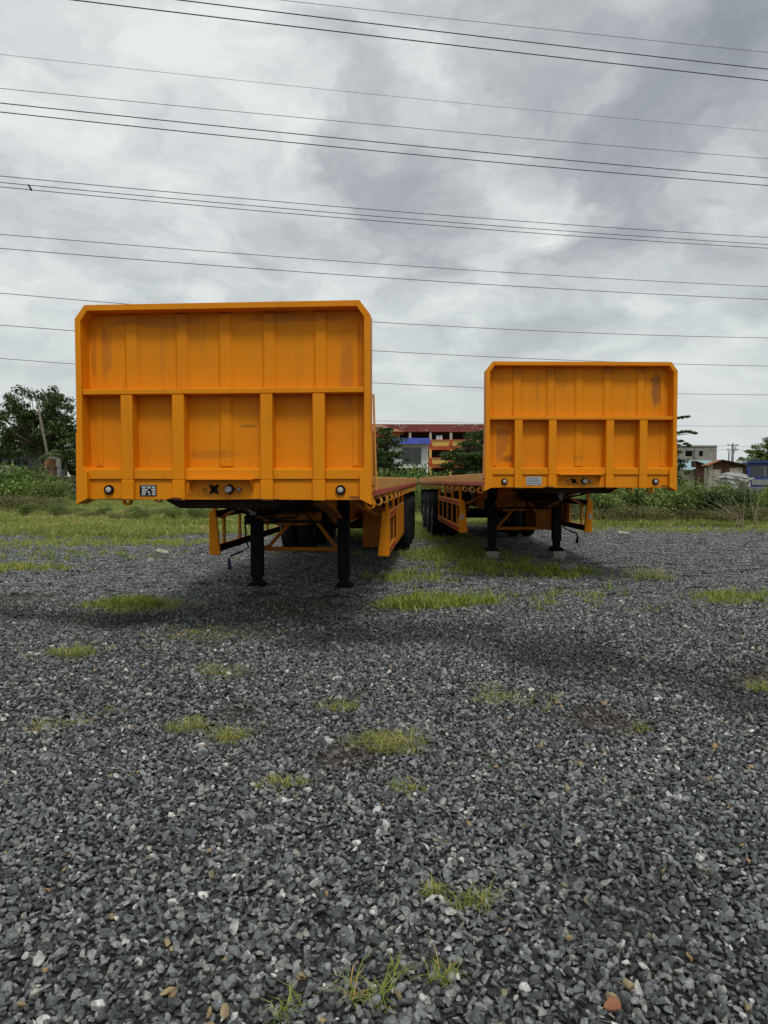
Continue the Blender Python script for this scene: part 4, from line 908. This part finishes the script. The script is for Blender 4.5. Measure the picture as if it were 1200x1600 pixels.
for i in range(12):
    px = -30 + i * 10.5 + r.uniform(-5, 5); Dd = r.uniform(34, 43)
    shrub(r.choice(['bush', 'bush', 'weed']), base(px, Dd), r.uniform(1.15, 1.45) * (1.15 if px < 60 else .95), r.uniform(0, 6.28), 'bright leafy bush left of the nearer trailer, before the mossy wall', group='bushes at the left edge')
for i in range(9):
    px = -20 + i * 14 + r.uniform(-6, 6); shrub('dull', base(px, r.uniform(30, 34)), r.uniform(.8, 1.2), r.uniform(0, 6.28), 'dry olive weed clump before the bright bushes at the left', group='dry weeds at the left edge', name='dry_weed')
for px, Dd, s, lb in ((212, 24.5, .55, 'dark low bush in the grass below the black data plate'), (262, 25, .5, 'dark low bush in the grass between the data plate and the couplings'), (310, 24.5, .62, 'dark low bush in the grass beside the crank side guard'), (330, 26, .5, 'second dark low bush close by the crank side guard'), (40, 27, .6, 'dark low weed clump in the grass at the far left'), (85, 26.5, .62, 'dark low weed clump in the grass left of the corner plate'), (160, 27, .45, 'small dark weed clump under the left marker lamp')): shrub('weed2' if int(px) % 4 else 'weed', base(px, Dd), s, px, lb, sz=.85)
for i in range(16):
    px = 20 + i * 21 + r.uniform(-10, 10); shrub('dull', base(px, r.uniform(24, 31)), r.uniform(.45, .7), r.uniform(0, 6.28), 'low olive weed clump in the grass behind the nearer headboard', group='low weeds in the left grass', name='low_weed', sz=.7)
for px, Dd, s, lb in ((112, 46, .9, 'fresh green broad leaved plant against the mossy wall'), (278, 30, .6, 'single bright broad leaved plant in the grass under the nearer headboard')): shrub('low', base(px, Dd), s * 1.2, px, lb, 'plant', None, 'broad_leaved_plant')
for i in range(16):
    px = 575 + i * 13 + r.uniform(-4, 4); Dd = r.uniform(27, 36); shrub(r.choice(['bush', 'bush', 'bush', 'weed2']), base(px, Dd), r.uniform(.75, 1.2) * Dd / 30 * (1.2 if 590 < px < 690 else 1.0), r.uniform(0, 6.28), 'green weed bush behind the tail ends of the two trailers', group='weed bushes behind the trailer tails', sz=1.15)
# tall sprawling stalks, right, and the twiggy bush under the nearer headboard
def twig_bush(b, n, h, sp, label, seed, leafy=0, name='dry_stalk_bush', mat='drystalk', bias=0):
    rr = np.random.default_rng(seed); root = empty(name, b, 0, label, 'bush'); cc = []
    for i in range(n):
        a = rr.uniform(0, 6.28); l = h * rr.uniform(.55, 1.1); e_ = np.array([math.cos(a) * sp * rr.random() + bias * rr.random(), math.sin(a) * sp * .6 * rr.random(), l * rr.uniform(.5, 1)]); m = e_ * np.array([.45, .45, .6]) + rr.normal(0, .03, 3)
        MB().tube([(rr.normal(0, .05), rr.normal(0, .05), -.03), m, e_], [.009, .0065, .003], 4).build('stalk', mat, root)
        for u in (.6, .8, 1.0):
            for _ in range(leafy): cc.append(m + (e_ - m) * (u * 1.2 - .2) + rr.normal(0, .07, 3))
    if cc: link('foliage', leaf_mesh('foliage', [leaves(np.array(cc), .06, .3, rr, .5)], 'leaf_mid'), 'leaf_mid', root)
twig_bush(base(1163, 20.8), 14, 1.5, .7, 'tall pale dry stalks sprawling out of the weed belt at the right', 71, 1, bias=-1.0)
twig_bush(base(1180, 21.2), 14, 1.25, .35, 'upright pale stalks beside the sprawling ones at the right edge', 72, 2)
twig_bush(base(225, 25), 12, .62, .45, 'bare twiggy bush in the grass below the nearer headboard', 73, 3, 'twiggy_bush', 'stem')

# ------------------------------------------------------------------ grass
def tufts(names, spec, mat): return [blade_mesh('grass_piece', n, rad, h, sd, mat, dr, wd) for n, rad, h, sd, dr, wd in spec]
lawn = tufts('lawn', [(60, .20, .085, 1, .9, .006), (60, .22, .10, 2, .9, .006), (70, .24, .07, 3, 1.0, .006), (40, .14, .17, 4, .6, .005)], 'grass')
pts = []
for (n, xa, xb, ya, yb) in ((6500, -15, 3, 15, 24), (5500, -24, 6, 24, 34), (5000, -34, 4, 34, 52), (6500, 3, 17, 17.5, 24), (1500, 0, 8, 24, 36)):
    pts.append(np.stack([rng.uniform(xa, xb, n), rng.uniform(ya, yb, n)], 1))
p = np.concatenate(pts); gm_ = grassmask(p[:, 0], p[:, 1]); p = p[rng.random(len(p)) < gm_ * 1.05 - .05]
n = len(p); hs = (.55 + .7 * fbm(p[:, 0], p[:, 1], 2.5, 55)) * (1 + .02 * (p[:, 1] - 18))
o = scatter('lawn_grass', np.column_stack([p, gh(p[:, 0], p[:, 1]) * (p[:, 1] < 30)]), np.stack([rng.normal(0, .08, n), rng.normal(0, .08, n), rng.uniform(0, 6.28, n)], 1), np.stack([hs * 1.3, hs * 1.3, hs], 1), rng.integers(0, 4, n), lawn, {'tint': (fbm(p[:, 0], p[:, 1], 1.8, 66) - .45) * 1.6 + rng.normal(0, .12, n)})
tag(o, 'uneven green and yellowish grass beyond the gravel yard', 'grass', kind='stuff')
# sparse grass under and around the trailers
cl = [((715, 943), .72, .34, 125), ((770, 890), .9, .9, 190), ((880, 895), .6, .7, 110), ((700, 868), 1.0, 1.6, 420), ((690, 840), .8, 2.5, 300), ((640, 905), .5, .6, 60), ((900, 935), .9, .9, 22), ((40, 850), 3, 1.2, 240), ((230, 850), 2.2, .8, 200), ((25, 890), 1.0, .35, 120), ((645, 948), .35, .22, 90), ((210, 946), .45, .22, 110), ((1150, 936), .5, .5, 45), ((1060, 830), 3, 1.0, 200), ((150, 870), 2.2, 1.2, 70)]
P_, T_ = [], []
for (px, py), ax, ay, n in cl:
    q = ground_at(px, py); P_.append(np.stack([rng.normal(q.x, ax * .5, n), rng.normal(q.y, ay * .5, n)], 1)); T_.append(np.full(n, .35 if py < 860 or px < 60 else .05))
p = np.concatenate(P_); T_ = np.concatenate(T_); n = len(p)
lush = tufts('yard', [(26, .09, .11, 11, .7, .005), (26, .10, .15, 12, .6, .005), (30, .12, .09, 13, .9, .005)], 'grass_lush')
o = scatter('yard_grass', np.column_stack([p, gh(p[:, 0], p[:, 1])]), np.stack([rng.normal(0, .1, n), rng.normal(0, .1, n), rng.uniform(0, 6.28, n)], 1), np.repeat(rng.uniform(.6, 1.25, n)[:, None], 3, 1), rng.integers(0, 3, n), lush, {'tint': T_ + rng.normal(0, .08, n)})
tag(o, 'thin grass growing through the gravel under and before the trailers', 'grass', kind='stuff')

# single tufts in the open gravel: pixel, width in pixels, height in m, blades, label
TU = [((210, 950), 130, .10, 420, 'wide bright grass patch in the gravel, left of the nearer trailer leg'),
      ((335, 992), 150, .07, 260, 'broad thin grass patch in front of the nearer headboard'),
      ((115, 1025), 75, .09, 200, 'grass patch below the wide bright one at the left'),
      ((340, 1052), 80, .06, 130, 'flat thin grass patch midway up the gravel, left of centre'),
      ((95, 1132), 65, .07, 140, 'leftmost thin grass patch in the open gravel'),
      ((172, 1112), 40, .06, 50, 'tiny grass sprig just right of the leftmost patch'),
      ((297, 1140), 62, .11, 170, 'fuller green tuft of the pair left of centre'),
      ((363, 1158), 40, .14, 90, 'narrow upright green tuft right of the fuller one, left of centre'),
      ((533, 1106), 50, .09, 110, 'small bright tuft above the large yellowish tuft at the centre'),
      ((612, 1165), 95, .11, 330, 'large yellowish green tuft near the middle of the gravel'),
      ((437, 1226), 60, .08, 150, 'low yellowish tuft left below the large central one'),
      ((632, 1236), 48, .07, 100, 'pale sparse tuft straight below the large central one'),
      ((788, 1096), 95, .09, 190, 'wide sparse tuft right of centre in the gravel'),
      ((1003, 1140), 30, .06, 40, 'tiny yellow tuft beside the bare brown patch at the right'),
      ((1010, 905), 70, .26, 120, 'tall leafy weed tuft to the right of the farther trailer'),
      ((1140, 937), 110, .10, 240, 'wide low grass patch near the right edge'),
      ((1192, 1080), 30, .16, 60, 'tuft cut by the right frame edge'),
      ((685, 1402), 50, .07, 50, 'thin sprawling sprig left of the spiky tuft in the near gravel'),
      ((742, 1420), 58, .085, 60, 'spiky green and yellow tuft in the near gravel'),
      ((576, 1562), 62, .10, 50, 'spiky tuft near the bottom edge at centre'),
      ((690, 1540), 36, .08, 40, 'small tuft near the bottom edge, right of centre'),
      ((625, 1522), 24, .06, 16, 'tiny sprig between the two lowest spiky tufts'),
      ((455, 1588), 60, .09, 24, 'sparse long bladed sprig at the bottom edge'),
      ((785, 1192), 50, .05, 40, 'faint low sprig right of the large central tuft')]
for i, ((px, py), wpx, h, nb_, lb) in enumerate(TU):
    q = ground_at(px, py); rad = wpx * q.y / F / 2 * 1.2; asp = .9 if py < 1100 else .8
    near = py > 1180; mat = 'grass_lush' if i % 3 else 'grass'
    rr = np.random.default_rng(300 + i); V, Fc, T = [], [], []; off = 0
    for j in range(max(4, nb_ // (3 if py < 1060 else 5))):                    # little crowns of blades
        v, f, t_ = blades(9 if not near else 8, .015 + rad * .14, h * (1.0 if py < 1060 else .68 if py < 1350 else .9), 1000 + i * 50 + j, 1.7 if not near else 1.3, .0021 if py < 1180 else .0018); c_ = np.array([rr.normal(0, rad * .5), rr.normal(0, rad * .5 * asp), 0]); c_[2] = float(gh(q.x + c_[0], q.y + c_[1])) - float(gh(q.x, q.y)) + .004
        V.append(v * np.array([1, 1, rr.uniform(.6, 1.2)]) + c_); Fc.append(f + off); off += len(v); T.append(np.clip(t_ + rr.normal(.16, .2), 0, 1))
    me = leaf_mesh('grass_tuft', [(np.concatenate(V), np.concatenate(Fc), np.concatenate(T))], mat)
    o = link('grass_tuft', me, mat, None, False, 0, (q.x, q.y, float(gh(q.x, q.y)) + .006)); tag(o, lb, 'grass tuft', 'grass tufts in the open gravel')

# ------------------------------------------------------------------ odd stones and scraps
MAT['pale_rock'] = plain('pale_rock', (.42, .41, .37), .85, .25, 14)
MAT['tan_rock'] = plain('tan_rock', (.33, .25, .14), .8, .25, 30)
MAT['brick_bit'] = plain('brick_bit', (.30, .13, .07), .9, .2, 30)
MAT['grey_rock'] = plain('grey_rock', (.22, .21, .19), .9, .25, 10)
RK = [((253, 866), .12, 'pale_rock', 'white rock on the gravel left of the nearer trailer'), ((235, 880), .10, 'pale_rock', 'smaller flat white rock below the other at the left'), ((887, 896), .17, 'grey_rock', 'grey rock in the grass before the farther trailer'),
      ((263, 1560), .024, 'tan_rock', 'cream and tan stone near the lower left of the gravel'), ((261, 1480), .017, 'tan_rock', 'orange stone above the cream and tan one'), ((957, 1582), .028, 'brick_bit', 'reddish brick fragment at the bottom edge, right'), ((352, 1592), .026, 'tan_rock', 'rust stained stone at the bottom edge, left of centre'), ((888, 1472), .015, 'tan_rock', 'small orange stone in the near gravel, right of centre'), ((491, 1388), .026, 'pale_rock', 'white angular stone in the near gravel at left of centre'), ((957, 1570), .02, 'tan_rock', 'tan stone just above the brick fragment')]
for i, ((px, py), s, mt, lb) in enumerate(RK):
    q = ground_at(px, py); src = stones[i % len(stones)].copy(); src.materials.clear()
    o = link('loose_rock', src, mt, None, False, 0, (q.x, q.y, float(gh(q.x, q.y)) + s * .35 + (.012 if s < .05 else 0))); o.scale = (s * 1.25, s, s * 1.05); o.rotation_euler = (.2 * i, .1, i * 1.3); tag(o, lb, 'rock')
q = ground_at(970, 838); r = np.random.default_rng(2)
mb = MB(); mb.v = [(x * .16 + r.normal(0, .03), y * .16 + r.normal(0, .03), .02 + abs(r.normal(0, .05)) + .002 * x) for y in range(3) for x in range(4)]; mb.f = [(y * 4 + x, y * 4 + x + 1, y * 4 + x + 5, y * 4 + x + 4) for y in range(2) for x in range(3)]
o = mb.build('plastic_scrap', 'pale_rock', None, False, 0, (q.x, q.y, .05)); o.scale = (.5, .5, .6); sol = o.modifiers.new('thick', 'SOLIDIFY'); sol.thickness = .006; tag(o, 'crumpled white plastic scrap at the grass edge behind the farther trailer', 'scrap')
